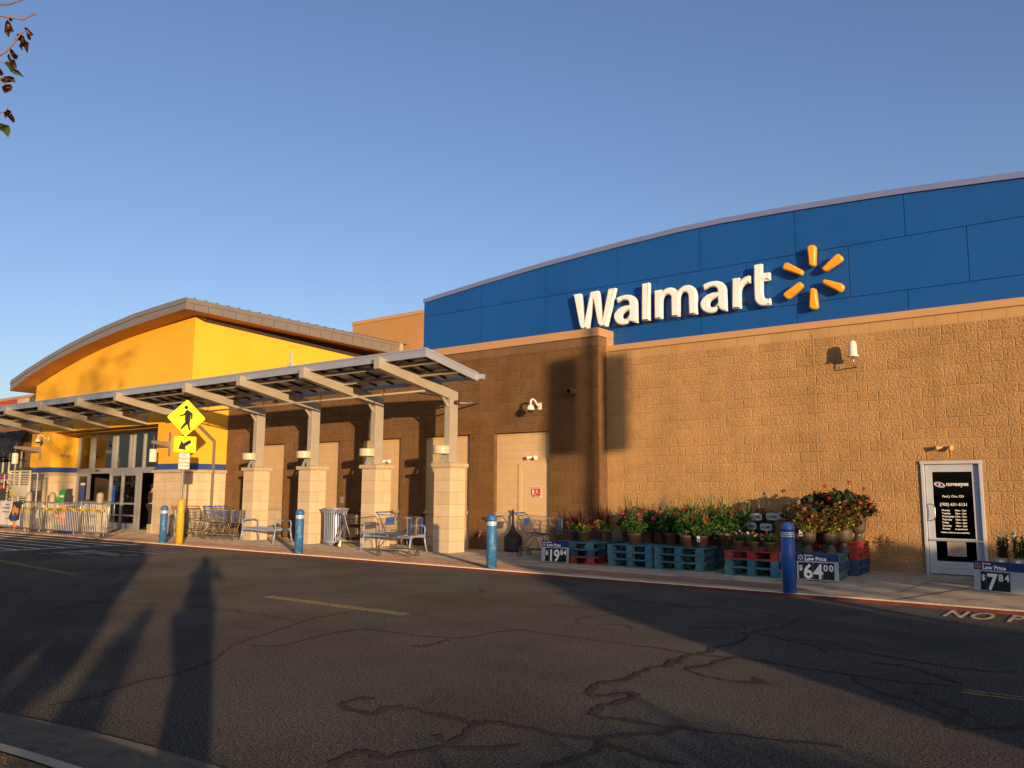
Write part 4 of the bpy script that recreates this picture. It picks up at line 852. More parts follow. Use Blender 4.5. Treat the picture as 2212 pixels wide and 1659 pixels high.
for x, y, lb in ((-32.12,13.37,'beige domed bollard at the left, behind the banner end of the barriers'),(-30.37,13.4,'beige domed bollard between the first and second caged barriers'),(-26.91,13.35,'beige domed bollard behind the rightmost barrier')):
    t = thing('steel_bollard', lb, 'bollard', (x, y, 0), group='beige bollards at the entrance')
    b = MB(); b.lathe([(.0,-.04),(.105,-.04),(.105,1.32),(.1,1.36),(.08,1.4),(.05,1.425),(.0,1.435)], seg=24); b.build('post', 'bollard_beige', t)

# ================================================================== crossing sign
SX, SY = -21.81, 13.14
t = thing('crossing_sign', 'pedestrian crossing signs on a post in a yellow sleeve at the kerb', 'road sign', (SX, SY, 0))
b = MB(); b.lathe([(.0,-.04),(.102,-.04),(.102,1.2),(.09,1.25),(.06,1.28),(.0,1.29)], seg=24); b.build('sleeve', 'bollard_yellow', t)
b = MB(); b.box(-.03,.03,-.02,.02,1.2,4.0); b.box(-.012,.012,-.024,.024,1.2,4.0)
po = b.build('post', 'galv', t)
SR = Matrix.Rotation(math.atan2(.95, .30), 3, 'Z')        # sign plane normal towards the traffic
def sgn(name, outline, y, mats, th=.004, m=0):
    b = MB(); b.prism([SR @ Vector((x, -y, z)) for x, z in outline], SR @ Vector((0,-th,0)), m); return b.build(name, mats, t)
def rrect(cx, cz, w, h, r, n=4, rot=0):
    P = []
    for sx, sz, a in ((1,1,0),(-1,1,90),(-1,-1,180),(1,-1,270)):
        for k in range(n+1):
            q = R(a+90*k/n); P.append((sx*(w/2-r)+r*math.cos(q), sz*(h/2-r)+r*math.sin(q)))
    c, s_ = math.cos(rot), math.sin(rot); return [(cx+x*c-z*s_, cz+x*s_+z*c) for x, z in P]
dzc = 3.58
sgn('diamond_plate', rrect(0, dzc, .762, .762, .05, rot=R(45)), .03, 'fluoro')
def ring(name, cx, cz, w, h, r, tck, rot, y):
    o1, o2 = rrect(cx, cz, w, h, r, rot=rot), rrect(cx, cz, w-2*tck, h-2*tck, max(r-tck, .005), rot=rot); b = MB(); n = len(o1)
    for k in range(n):
        q = [o1[k], o1[(k+1) % n], o2[(k+1) % n], o2[k]]; b.poly([SR @ Vector((x,-y,z)) for x, z in q])
    b.build(name, 'ink', t, fixn=False)
ring('diamond_border', 0, dzc, .70, .70, .035, .012, R(45), .036)
DF = Z(500, 1550, 2.552)
def sgpoly(mb, pts, y, mt=0): mb.poly([SR @ Vector((x,-y,z)) for x, z in pts], mt)
def pk(x, z): return ((x-605)/330*1.06, dzc-(z-247)/355*1.06)      # photo crop -> sign face
b = MB()
hd = [(pk(598,146)[0]+.052*math.cos(a), pk(598,146)[1]+.052*math.sin(a)) for a in [2*math.pi*k/20 for k in range(20)]]; sgpoly(b, hd, .0362)
for q in ([(595,175),(610,168),(632,182),(638,205),(640,260),(634,290),(596,290),(590,262),(592,215)], [(630,180),(657,205),(655,257),(643,257),(640,215),(626,205)], [(596,178),(600,205),(592,222),(546,240),(543,228),(580,210)],
          [(596,285),(622,288),(612,310),(592,330),(572,357),(556,350),(574,318)], [(606,288),(634,285),(637,325),(645,362),(629,366),(620,330)]):
    sgpoly(b, [pk(*p) for p in q], .0363)
b.build('walking_figure', 'ink', t, fixn=False)
sgn('arrow_plate', rrect(-.0, 2.82, .61, .46, .04), .03, 'fluoro'); ring('arrow_border', 0, 2.82, .56, .41, .03, .01, 0, .036)
b = MB(); pa = lambda x, z: ((x-588)/198*.6, 2.82-(z-510)/160*.46)
sgpoly(b, [pa(*p) for p in [(632,462),(645,492),(590,533),(600,566),(528,556),(555,470),(570,500)]], .0362); b.build('arrow', 'ink', t, fixn=False)
sgn('parking_plate', rrect(0, 2.34, .305, .46, .03), .03, 'sheet_white'); ring('parking_border', 0, 2.34, .28, .435, .02, .006, 0, .036)
for k, (s_, sz) in enumerate((('NO',.075),('PARKING',.066),('OR',.04),('STANDING',.06),('FIRE LANE',.06))):
    z = (2.475, 2.395, 2.35, 2.275, 2.19)[k]
    mw = Matrix.Translation(SR @ Vector((0,-.0365,z))) @ SR.to_4x4() @ FRONT
    o = textmesh('plate_text', s_, sz, 'red', mw, bold=.0014, ext=.0005, align='CENTER', sx=1); o.parent = t

# ================================================================== benches, bin, receptacle
def make_bench():
    t = thing('bench', 'x', 'bench'); L, Dp = 1.66, .56
    for sx in (-1, 1):
        x = sx*L/2*.97
        for sy in (-1, 1):
            b = MB(); b.tube([(x+sx*.02,sy*(Dp/2+.06),.0),(x,sy*(Dp/2+.01),.22),(x-sx*.01,sy*Dp/2*.93,.44)], .024, 8); b.lathe([(.045,0),(.045,.012)], (x+sx*.02,sy*(Dp/2+.06),0), 10); b.build('leg', 'bench', t)
        b = MB(); b.tube([(x,-Dp/2*.93,.42),(x,-Dp/2*1.0,.56),(x,-Dp/2*.9,.64),(x,-Dp/2*.6,.665),(x,Dp/2*.6,.665),(x,Dp/2*.9,.64),(x,Dp/2*1.0,.56),(x,Dp/2*.93,.42)], .02, 8); b.build('armrest', 'bench', t)
        b = MB(); b.bar((x,-Dp/2,.40),(x,Dp/2,.40), .03, .05); b.build('side_rail', 'bench', t)
    b = MB(); n = 27
    for k in range(n):
        x = -L/2+.06+k*(L-.12)/(n-1)
        for (y0_, z0_), (y1_, z1_) in zip([(-.27,.36),(-.265,.42),(-.22,.445),(0,.43),(.22,.445),(.265,.42)], [(-.265,.42),(-.22,.445),(0,.43),(.22,.445),(.265,.42),(.27,.36)]): b.bar((x,y0_,z0_),(x,y1_,z1_), .032, .006)
    b.bar((-L/2,-.26,.375),(L/2,-.26,.375), .012, .05); b.bar((-L/2,.26,.375),(L/2,.26,.375), .012, .05); b.bar((-L/2,0,.40),(L/2,0,.40), .05, .01); b.build('seat', 'bench', t); return t
bn = make_bench(); bn.location = (-20.83, 15.33, 0); bn.rotation_euler = (0, 0, R(-1)); tag(bn, 'grey backless metal bench left of the waste bin, in front of the first pier', 'bench', 'benches under the canopy')
regkids(); dup(bn, (-15.48, 15.32, 0), R(3), 'grey backless metal bench behind the lone shopping cart')
t = thing('waste_bin', 'grey slatted metal waste bin with flared rim between the middle piers', 'waste bin', (-18.53, 15.98, 0))
b = MB(); n = 30
for k in range(n):
    a = 2*math.pi*k/n; c, s_ = math.cos(a), math.sin(a)
    P = [(.30,.1),(.305,.5),(.31,.85),(.33,.95),(.37,1.02)]
    for (r0, z0), (r1, z1) in zip(P, P[1:]): b.bar((r0*c,r0*s_,z0),(r1*c,r1*s_,z1), .04, .006, up=(c,s_,0))
b.build('slats', 'bench', t)
b = MB(); b.tube([(.375*math.cos(2*math.pi*k/30), .375*math.sin(2*math.pi*k/30), 1.02) for k in range(31)], .015, 6); b.build('rim', 'bench', t)
b = MB(); b.lathe([(.0,.05),(.31,.05),(.32,.1),(.31,.13),(.0,.13)], seg=30); b.lathe([(.0,0),(.2,0),(.2,.05),(.0,.05)], seg=20); b.build('base', 'bench', t)
b = MB(); b.lathe([(.0,.14),(.27,.14),(.285,.9),(.27,.9),(.255,.2),(.0,.2)], seg=24); b.build('liner', 'black', t)
rp = G(Z(1700,1850,3.949)(1225,1270)); t = thing('smoking_receptacle', 'black bottle shaped ash receptacle beside the cart at the cream exit door', 'ash receptacle', (rp.x, rp.y+.1, 0))
b = MB(); b.lathe([(.0,0),(.24,0),(.25,.05),(.22,.08),(.235,.3),(.22,.38),(.13,.46),(.06,.56),(.032,.7),(.026,.97),(.036,.98),(.036,1.03),(.02,1.06),(.0,1.065)], seg=22); b.build('body', 'black', t)

# ================================================================== shopping carts
def wheel(t, x, y, r=.062, caster=True):
    b = MB(); n = 16
    for (ra, rb, wd, m_) in ((r, r*.55, .014, 0), (r*.55, .006, .011, 1)):
        for k in range(n):
            a, c = 2*math.pi*k/n, 2*math.pi*(k+1)/n
            for s_ in (-1, 1): b.poly([(x+ra*math.cos(a),y+s_*wd,r+ra*math.sin(a)),(x+ra*math.cos(c),y+s_*wd,r+ra*math.sin(c)),(x+rb*math.cos(c),y+s_*wd,r+rb*math.sin(c)),(x+rb*math.cos(a),y+s_*wd,r+rb*math.sin(a))], m_)
            b.poly([(x+ra*math.cos(a),y-wd,r+ra*math.sin(a)),(x+ra*math.cos(c),y-wd,r+ra*math.sin(c)),(x+ra*math.cos(c),y+wd,r+ra*math.sin(c)),(x+ra*math.cos(a),y+wd,r+ra*math.sin(a))], m_)
    o = b.build('wheel', ['rubber', 'hub'], t, fixn=False)
    b = MB()
    for s_ in (-1, 1): b.bar((x,y+s_*.02,r),(x+.02,y+s_*.02,r*2+.03), .004, .03, up=(1,0,0))
    b.bar((x+.02,y,r*2+.02),(x+.02,y,r*2+.05), .03); c = b.build('caster_fork', 'wire', o)
def grid(b, A, B, C, D, nu, nv, r=.0028):     # wires over the quad A-B (u) / A-D (v)
    A, B, C, D = map(Vector, (A, B, C, D))
    for i in range(nu+1): u = i/nu; b.tube([A.lerp(B, u), D.lerp(C, u)], r, 4, cap=False)
    for j in range(nv+1): v = j/nv; b.tube([A.lerp(D, v), B.lerp(C, v)], r*1.3, 4, cap=False)
def big_cart():
    t = thing('shopping_cart', 'x', 'shopping cart')
    tb, tf, bb_, bf = (-.42,.30,.97), (.52,.21,.90), (-.26,.26,.55), (.50,.19,.52)
    mir = lambda p: (p[0], -p[1], p[2])
    b = MB(); grid(b, tb, tf, bf, bb_, 26, 4); grid(b, mir(tb), mir(tf), mir(bf), mir(bb_), 26, 4); grid(b, tf, mir(tf), mir(bf), bf, 12, 4); grid(b, bb_, bf, mir(bf), mir(bb_), 22, 8); grid(b, tb, mir(tb), mir(bb_), bb_, 13, 4)
    for q in ([tb, tf, mir(tf), mir(tb)],): b.tube(q+[q[0]], .006, 5)
    b.build('basket', 'wire', t)
    b = MB()
    for s_ in (-1, 1):
        b.tube([(-.5,s_*.29,1.02),(-.42,s_*.30,.97),(-.16,s_*.27,.50),(-.12,s_*.26,.46)], .012, 7)
        b.tube([(.42,s_*.2,.50),(-.1,s_*.25,.50),(-.14,s_*.26,.44),(-.38,s_*.29,.2),(-.4,s_*.29,.16),(.46,s_*.16,.16)], .012, 7)
        b.tube([(-.14,s_*.26,.47),(.03,s_*.22,.44),(.08,s_*.2,.17)], .01, 6); b.tube([(.3,s_*.2,.5),(.2,s_*.19,.35),(.3,s_*.17,.17)], .01, 6)
    b.tube([(.46,.16,.16),(.46,-.16,.16)], .012, 7); b.tube([(-.38,.29,.2),(-.38,-.29,.2)], .01, 7)
    for k in range(7): b.tube([(-.3,-.24+k*.08,.175),(.42,-.15+k*.05,.165)], .004, 4)
    b.build('chassis', 'wire', t)
    b = MB(); b.tube([(-.5,-.3,1.02),(-.5,.3,1.02)], .017, 8); b.build('handle', 'cart_blue', t)
    b = MB(); b.prism([(-.33,-.16,.72),(-.33,.16,.72),(-.30,.16,.90),(-.30,-.16,.90)], (.008,0,0)); b.build('seat_flap', 'cart_blue', t)
    for s_ in (-1, 1):
        b = MB(); b.tube([(.525,s_*.205,.90),(.51,s_*.195,.53)], .016, 8); b.build('corner_bumper', 'cart_blue', t)
    for x, y in ((-.37,.30),(-.37,-.30),(.42,.16),(.42,-.16)): wheel(t, x, y)
    return t
def small_cart():
    t = thing('shopping_cart', 'x', 'shopping cart'); mir = lambda p: (p[0], -p[1], p[2]); b = MB()
    for z0, z1, xf in ((.62,.88,.42),(.28,.52,.46)):
        A, B, C, D = (-.2,.21,z1), (xf,.17,z1-.03), (xf-.02,.16,z0), (-.16,.2,z0)
        grid(b, A, B, C, D, 16, 3); grid(b, mir(A), mir(B), mir(C), mir(D), 16, 3); grid(b, B, mir(B), mir(C), C, 9, 3); grid(b, D, C, mir(C), mir(D), 14, 6); grid(b, A, mir(A), mir(D), D, 9, 3)
    b.build('baskets', 'wire', t)
    b = MB()
    for s_ in (-1, 1): b.tube([(-.34,s_*.22,1.0),(-.26,s_*.23,.93),(-.1,s_*.22,.4),(-.04,s_*.22,.17)], .012, 7); b.tube([(-.2,s_*.22,.75),(-.36,s_*.25,.2),(-.38,s_*.25,.15),(.44,s_*.15,.15)], .012, 7)
    b.tube([(.44,.15,.15),(.44,-.15,.15)], .012, 7); b.tube([(-.36,.25,.2),(-.36,-.25,.2)], .01, 7); b.tube([(-.26,.23,.9),(-.26,-.23,.9)], .01, 7); b.build('chassis', 'wire', t)
    b = MB(); b.tube([(-.34,-.23,1.0),(-.34,.23,1.0)], .017, 8); b.build('handle', 'cart_red', t)
    for x, y in ((-.34,.26),(-.34,-.26),(.38,.15),(.38,-.15)): wheel(t, x, y)
    return t
gc_ = 'shopping carts left under the canopy'
c1 = big_cart(); c1.location = (-14.22, 14.26, 0); c1.rotation_euler = (0, 0, R(4)); tag(c1, 'full size wire shopping cart standing alone in front of the second bench', 'shopping cart', gc_)
c2 = small_cart(); c2.location = (-17.5, 15.72, 0); c2.rotation_euler = (0, 0, R(50)); tag(c2, 'two tier wire shopping cart beside the waste bin', 'shopping cart', gc_)
regkids()
dup(c1, (-11.62, 16.32, 0), R(14), 'wire shopping cart in front of the cream exit door')
dup(c1, (-23.2, 15.34, 0), R(3), 'wire shopping cart nested with another at the yellow flank, rear one'); dup(c1, (-22.88, 15.42, 0), R(2), 'wire shopping cart nested foremost, nearest the first bench')
dup(c2, (-25.45, 15.42, 0), R(5), 'two tier red handled cart behind the blue bollard and yellow sign sleeve'); dup(c2, (-24.6, 15.46, 0), R(4), 'two tier red handled cart just right of the yellow sign sleeve'); dup(c2, (-23.75, 15.5, 0), R(2), 'two tier red handled cart in the middle of the parked row')

# ================================================================== pallets
def pallet(mt):
    t = thing('pallet', 'x', 'pallet'); W, Dp, H = 1.04, 1.1, .15
    b = MB()
    for k in range(7): y = k*(Dp-.1)/6; b.box(-W/2, W/2, y, y+.1-(.01 if k % 2 else 0), H-.018, H)
    for x in (-W/2, -.06, W/2-.12): b.box(x+.002, x+.118, .001, Dp-.001, H-.034, H-.0185)
    b.build('top_deck', mt, t)
    for i, x in enumerate((-W/2+.01, -.07, W/2-.15)):
        for y in (0.004, Dp/2-.06, Dp-.124): b = MB(); b.box(x, x+.14, y, y+.12, .018, H-.0345); b.build('block', mt, t)
    b = MB()
    for x in (-W/2, -.06, W/2-.12): b.box(x, x+.12, .1, Dp-.1, 0, .0175)
    b.box(-W/2, W/2, 0, .1, 0, .0175); b.box(-W/2, W/2, Dp-.1, Dp, 0, .0175); b.build('bottom_deck', mt, t); return t
protos = {c: pallet(c) for c in ('pal_blue', 'pal_deep', 'pal_red')}; regkids(); used = set()
def put_pallet(c, x, y, z, rz, label):
    if c in used: o = dup(protos[c], (x, y, z), rz)
    else: used.add(c); o = protos[c]; o.location = (x, y, z); o.rotation_euler = (0, 0, rz)
    tag(o, label, 'pallet', 'stacked display pallets')
CN = dict(pal_blue='blue', pal_deep='deep blue', pal_red='red')
LV = {3: ('bottom', 'middle', 'top'), 4: ('lowest', 'second lowest', 'third', 'top'), 2: ('lower', 'upper')}
rr = random.Random(5)
for x, y, cs, rz, wh in ((-9.94,15.16,('pal_red','pal_deep','pal_blue'),1,'stack behind the $19.84 board'),(-8.53,15.18,('pal_blue',)*3,-1,'front stack under the pink geranium'),(-7.45,15.2,('pal_blue',)*3,1,'front stack under the tagged geranium'),
        (-5.91,15.04,('pal_blue','pal_blue','pal_red'),-1,'stack under the small carnation pots'),(-4.86,15.13,('pal_blue','pal_deep','pal_blue'),8,'stack behind the $64 board'),(-4.87,16.35,('pal_deep','pal_deep','pal_red','pal_red'),3,'tall stack at the tan wall'),
        (-9.7,16.38,('pal_blue',)*3,1,'rear stack behind the $19.84 stack'),(-8.5,16.42,('pal_deep','pal_blue','pal_blue'),0,'rear stack behind the pink geranium'),(-7.38,16.42,('pal_blue',)*3,0,'rear stack third from the left'),(-6.26,16.3,('pal_blue','pal_deep','pal_blue'),1,'rear stack behind the carnations'),
        (-1.5,15.4,('pal_blue','pal_blue'),-18,'stack under the white lilies')):
    for k, c in enumerate(cs): put_pallet(c, x+rr.uniform(-.012,.012), y+rr.uniform(-.012,.012), k*.151, R(rz+rr.uniform(-.5,.5)), '%s pallet at the %s of the %s' % (CN[c], LV[len(cs)][k], wh))

# ================================================================== price boards
def price_board(x, y, rz, parts_, label, lean=.06, w=.69, g0=.1):
    t = thing('price_board', label, 'price sign', (x, y, .02), rz, 'low price boards'); t.rotation_euler = (-lean, 0, rz); h = .45
    b = MB(); b.box(0, w, -.012, .012, 0, h-.13); b.build('board', 'board_grey', t)
    b = MB(); b.box(0, w, -.013, .013, h-.13, h); b.box(-.004, w+.004, -.016, .016, h-.002, h+.006); b.build('header', 'navy', t)
    b = MB()
    for k in range(6):
        a = R(90+60*k); d = Vector((math.cos(a), 0, math.sin(a))); n_ = Vector((-d.z, 0, d.x)); c = Vector((.065, -.0145, h-.066))
        b.poly([c+d*.018+n_*.006, c+d*.018-n_*.006, c+d*.05-n_*.009, c+d*.05+n_*.009])
    b.build('burst_emblem', 'orange' if 'lil' in label else 'sign_white', t, fixn=False)
    for s_, sz, xx, zz, bo in (('Everyday', .036, .135, h-.04, .001), ('Low Price', .088, .135, h-.115, .003)):
        o = textmesh('header_text', s_, sz, 'sign_white', front(xx, -.0145, zz), bold=bo, ext=.0005); o.parent = t
    for s_, pw, xx, sz, zz, up in parts_:
        b = MB(); b.box(xx, xx+pw, -.0155, -.0125, .012, h-.15); b.build('number_plate', 'ink', t)
        o = textmesh('price_digit', s_, sz, 'sign_white', front(xx+pw/2, -.017, zz), bold=sz*.028, ext=.0006, align='CENTER', sx=.92); o.parent = t
    b = MB()
    for k in range(6): b.box(.06+k*.105, .085+k*.105, -.018, -.013, h-.155, h-.148)
    b.build('clips', 'galv', t); return t
price_board(-10.61, 15.02, 0, (('$',.085,.10,.13,.155,0),('1',.125,.19,.34,.03,0),('9',.165,.318,.34,.03,0),('8',.08,.487,.15,.165,0),('4',.085,.57,.15,.165,0)), 'price board reading $19.84 leaning on the leftmost pallet stack')
price_board(-5.0, 14.90, R(11), (('$',.07,.03,.12,.165,0),('6',.165,.104,.34,.03,0),('4',.16,.275,.34,.03,0),('0',.075,.44,.15,.16,0),('0',.1,.518,.15,.16,0)), 'price board reading $64.00 behind the bright blue bollard')
price_board(-2.27, 15.16, R(-20), (('$',.085,.105,.12,.165,0),('7',.17,.195,.34,.03,0),('8',.09,.37,.15,.165,0),('4',.09,.462,.15,.165,0)), 'price board reading $7.84 in front of the white lilies', w=.95)

# ================================================================== potted plants
def pot(t, mt, r0=.095, r1=.135, h=.23): 
    b = MB(); b.lathe([(.0,0),(r0,0),(r1*.97,h*.86),(r1*1.05,h*.87),(r1*1.06,h),(r1*.95,h),(r1*.9,h*.88),(.0,h*.88)], seg=22); b.build('pot', mt, t)
def cluster(b, c, r, n, rnd, m=0, s=.03):
    for _ in range(n):
        d = Vector((rnd.gauss(0,1), rnd.gauss(0,1), rnd.gauss(0,1))).normalized(); leaf(b, Vector(c)+d*r*rnd.uniform(.5,1), s, m, rnd, d)
def ptag(t, x, y, z, rz=0):
    b = MB(); b.box(x-.03, x+.03, y-.004, y, z, z+.11, 0); b.box(x-.022, x+.022, y-.006, y-.004, z+.02, z+.05, 1); b.build('plant_tag', ['sign_white', 'char'], t)
def geranium(fl, seed, nsp=9, tg=False, dense=330):
    t = thing('geranium_pot', 'x', 'potted plant'); rn = random.Random(seed); pot(t, 'terracotta')
    b = MB(); leaves(b, (0,0,.38), (.28,.28,.18), int(dense*1.5), .062, rnd=rn, lo=.2); leaves(b, (0,0,.5), (.2,.2,.17), dense//2, .06, rnd=rn); b.build('foliage', 'leaf_g', t, fixn=False)
    b = MB(); st = MB()
    for _ in range(5):
        a, r = rn.uniform(0, 6.28), rn.uniform(.05, .28); z = rn.uniform(.42, .7); c = (r*math.cos(a), r*math.sin(a), z); cluster(b, c, .042, 26, rn, 0, .032); st.tube([(c[0]*.4,c[1]*.4,.35), c], .004, 4)
    b.build('flowers', fl, t, fixn=False); st.build('flower_stems', 'leaf_g', t)
    if nsp:
        b = MB()
        for k in range(nsp*2): a = rn.uniform(0, 6.28); spike(b, (0,0,.3), (math.cos(a)*rn.uniform(.1,.6), math.sin(a)*rn.uniform(.1,.6), 1), rn.uniform(.45,.85), .017, 0, rn.uniform(.05,.35), 5)
        b.build('grass_spikes', 'leaf_s', t, fixn=False)
    if tg: ptag(t, .0, -.15, .12)
    return t
def cordyline(seed):
    t = thing('cordyline_pot', 'x', 'potted plant'); rn = random.Random(seed); pot(t, 'brownpot')
    b = MB()
    for k in range(30): a = rn.uniform(0, 6.28); spike(b, (0,0,.3), (math.cos(a)*rn.uniform(.05,.8), math.sin(a)*rn.uniform(.05,.8), 1), rn.uniform(.32,.52), .026, 0, rn.uniform(.05,.3), 4)
    b.build('red_spikes', 'leaf_r', t, fixn=False)
    b = MB(); leaves(b, (0,0,.3), (.2,.2,.1), 170, .06, rnd=rn, lo=.2); b.build('foliage', 'leaf_l', t, fixn=False)
    b = MB()
    for _ in range(5): a = rn.uniform(0, 6.28); cluster(b, (.19*math.cos(a), .19*math.sin(a), rn.uniform(.25,.4)), .03, 14, rn, 0, .035)
    b.build('flowers', 'fl_red', t, fixn=False); return t
def carnation(fls, seed):
    t = thing('carnation_pot', 'x', 'potted plant'); rn = random.Random(seed); pot(t, 'brownpot', .075, .1, .17)
    b = MB(); leaves(b, (0,0,.25), (.15,.15,.09), 150, .05, rnd=rn, lo=.15)
    for k in range(60): a = rn.uniform(0, 6.28); spike(b, (0,0,.17), (math.cos(a), math.sin(a), rn.uniform(.5,2)), rn.uniform(.12,.22), .012, 0, .5, 3)
    b.build('foliage', 'leaf_g', t, fixn=False)
    for f in fls:
        b = MB()
        for _ in range(4): a, r = rn.uniform(0, 6.28), rn.uniform(.05,.16); cluster(b, (r*math.cos(a), r*math.sin(a), rn.uniform(.25,.36)), .022, 14, rn, 0, .03)
        b.build('flowers', f, t, fixn=False)
    return t
def urn(kind, seed):
    t = thing('urn_planter', 'x', 'urn planter'); rn = random.Random(seed)
    b = MB(); b.lathe([(.0,0),(.115,0),(.115,.02),(.095,.035),(.075,.1),(.06,.13),(.07,.145)], seg=24); b.build('foot', 'urn', t)
    b = MB(); b.lathe([(.07,.145),(.11,.17),(.135,.23),(.145,.33),(.15,.4),(.168,.415),(.172,.44),(.155,.44),(.14,.41),(.0,.41)], seg=72, flute=.022, nfl=24); b.build('bowl', 'urn', t)
    if kind == 'coleus':
        b = MB(); leaves(b, (0,0,.56), (.34,.34,.23), 560, .07, rnd=rn, lo=.36); b.build('foliage', 'leaf_c', t, fixn=False)
        b = MB(); leaves(b, (.08,-.2,.46), (.18,.12,.1), 130, .05, rnd=rn); leaves(b, (-.1,-.16,.62), (.12,.12,.09), 70, .05, rnd=rn); b.build('lime_foliage', 'leaf_l', t, fixn=False)
        b = MB()
        for _ in range(4): a = rn.uniform(3.3, 6.1); cluster(b, (.25*math.cos(a), .25*math.sin(a), rn.uniform(.45,.7)), .02, 10, rn, 0, .028)
        b.build('flowers', 'fl_pink', t, fixn=False)
    else:
        b = MB(); leaves(b, (0,0,.66), (.36,.36,.22), 330, .105, rnd=rn, lo=.42)
        for k in range(60): a = rn.uniform(0, 6.28); spike(b, (0,0,.6), (math.cos(a), math.sin(a), rn.uniform(-.2,.9)), rn.uniform(.3,.46), .06, 0, .6, 4)
        b.build('foliage', 'leaf_d', t, fixn=False)
        b = MB()
        for _ in range(7): a, r = rn.uniform(0, 6.28), rn.uniform(.15,.38); cluster(b, (r*math.cos(a), r*math.sin(a), rn.uniform(.55,1.0) if r < .28 else rn.uniform(.5,.75)), .032, 18, rn, 0, .036)
        b.build('flowers', 'fl_red', t, fixn=False)
    return t
def lily(seed):
    t = thing('lily_pot', 'x', 'potted plant'); rn = random.Random(seed)
    b = MB(); b.lathe([(.0,0),(.10,0),(.108,.1),(.10,.2),(.09,.2),(.0,.19)], seg=20); b.build('barrel', 'barrel', t)
    b = MB(); b.lathe([(.111,.03),(.111,.05)], seg=20); b.lathe([(.114,.1),(.112,.13)], seg=20); b.build('hoops', 'black', t)
    b = MB()
    for k in range(9):
        x, y = rn.uniform(-.07,.07), rn.uniform(-.05,.05); H = rn.uniform(.25,.42); b.tube([(x,y,.18),(x*1.6,y*1.6,.18+H)], .006, 5)
        for j in range(18): a = rn.uniform(0, 6.28); z = .2+H*j/18; spike(b, (x*1.3,y*1.3,z), (math.cos(a), math.sin(a), .9), rn.uniform(.1,.15), .028, 0, .5, 3)
    b.build('foliage', 'leaf_g', t, fixn=False)
    b = MB()
    for k in range(2): a = rn.uniform(3.2,5.5); cluster(b, (.09*math.cos(a), .09*math.sin(a), rn.uniform(.42,.58)), .03, 8, rn, 0, .05)
    b.build('flowers', 'fl_white', t, fixn=False); ptag(t, 0, -.118, .06); return t
PZ = .455
def series(protos_, group, cat, items):
    regkids(); usedp = set()
    for k, (pi, x, y, z, lab) in enumerate(items):
        p = protos_[pi]; rz = rr.uniform(-.6, .6) if pi in usedp else 0; s_ = rr.uniform(1.02, 1.2)
        if pi in usedp: o = dup(p, (x, y, z), rz, sc=s_)
        else: usedp.add(pi); o = p; o.location = (x, y, z)
        tag(o, lab, cat, group)
series([cordyline(1), cordyline(2)], 'potted plants on the pallets', 'potted plant', [(0,-10.2,15.75,PZ,'spiky dark red cordyline in a brown pot, leftmost behind the $19.84 board'),(1,-9.78,15.42,PZ,'spiky red cordyline with white and red blooms, second from the left'),(0,-9.55,15.98,PZ,'spiky red cordyline, third from the left and set slightly back'),(1,-10.1,16.75,PZ,'spiky red cordyline in the rear row at the left end'),(0,-9.5,16.85,PZ,'spiky red cordyline in the rear row behind the third pot')])
series([geranium('fl_pink',11), geranium('fl_red',12,9,True), geranium('fl_red',13,6,False,420), geranium('fl_pink',14,3,False,400)], 'potted plants on the pallets', 'potted plant', [
    (0,-8.52,15.38,PZ,'pink geranium with tall green spikes at the front of the blue pallets'),(3,-8.22,16.0,PZ,'geranium without many spikes behind and right of the pink one'),(2,-7.35,15.42,PZ,'green geranium spilling over its clay pot, left of the tagged pot'),(1,-7.02,15.4,PZ,'red geranium in a clay pot with a white plant tag'),
    (2,-6.78,15.95,PZ,'red geranium at the right end of the second row'),(1,-7.5,16.1,PZ,'red geranium in the second row behind the spilling pot'),(0,-8.9,16.15,PZ,'pink geranium in the second row at the left'),(2,-8.95,16.85,PZ,'red geranium in the rear row, left end'),(3,-8.45,16.9,PZ,'pink geranium in the rear row, second from the left'),
    (1,-8.0,16.85,PZ,'red geranium in the rear row, third from the left'),(2,-7.55,16.95,PZ,'red geranium in the rear row at its middle'),(1,-7.1,16.85,PZ,'red geranium in the rear row, third from the right'),(2,-6.7,16.95,PZ,'red geranium in the rear row, second from the right'),(1,-6.3,16.75,PZ,'red geranium in the rear row, right end beside the home plaques'),
    (3,-8.62,16.2,PZ,'geranium tucked between the two left pots of the second row'),(2,-7.85,15.75,PZ,'geranium with small leaves left of the spilling pot'),(1,-7.15,16.3,PZ,'red geranium behind the tagged pot'),(2,-6.5,16.4,PZ,'red geranium just left of the home plaques'),(0,-9.2,16.4,PZ,'pink geranium at the far left of the second row'),(2,-8.15,16.45,PZ,'green geranium between the rear and second rows, left'),(1,-7.75,16.5,PZ,'red geranium between the rear and second rows, right')])
series([carnation(['fl_red','fl_white'],21), carnation(['fl_white','fl_pink'],22), carnation(['fl_red'],23)], 'potted plants on the pallets', 'potted plant', [(0,-6.2,15.22,PZ,'small red and white carnations in a brown pot, left on the red pallet'),(1,-5.9,15.2,PZ,'small white and pink carnations, middle pot on the red pallet'),(2,-5.58,15.2,PZ,'small mostly green carnation pot, right on the red pallet')])
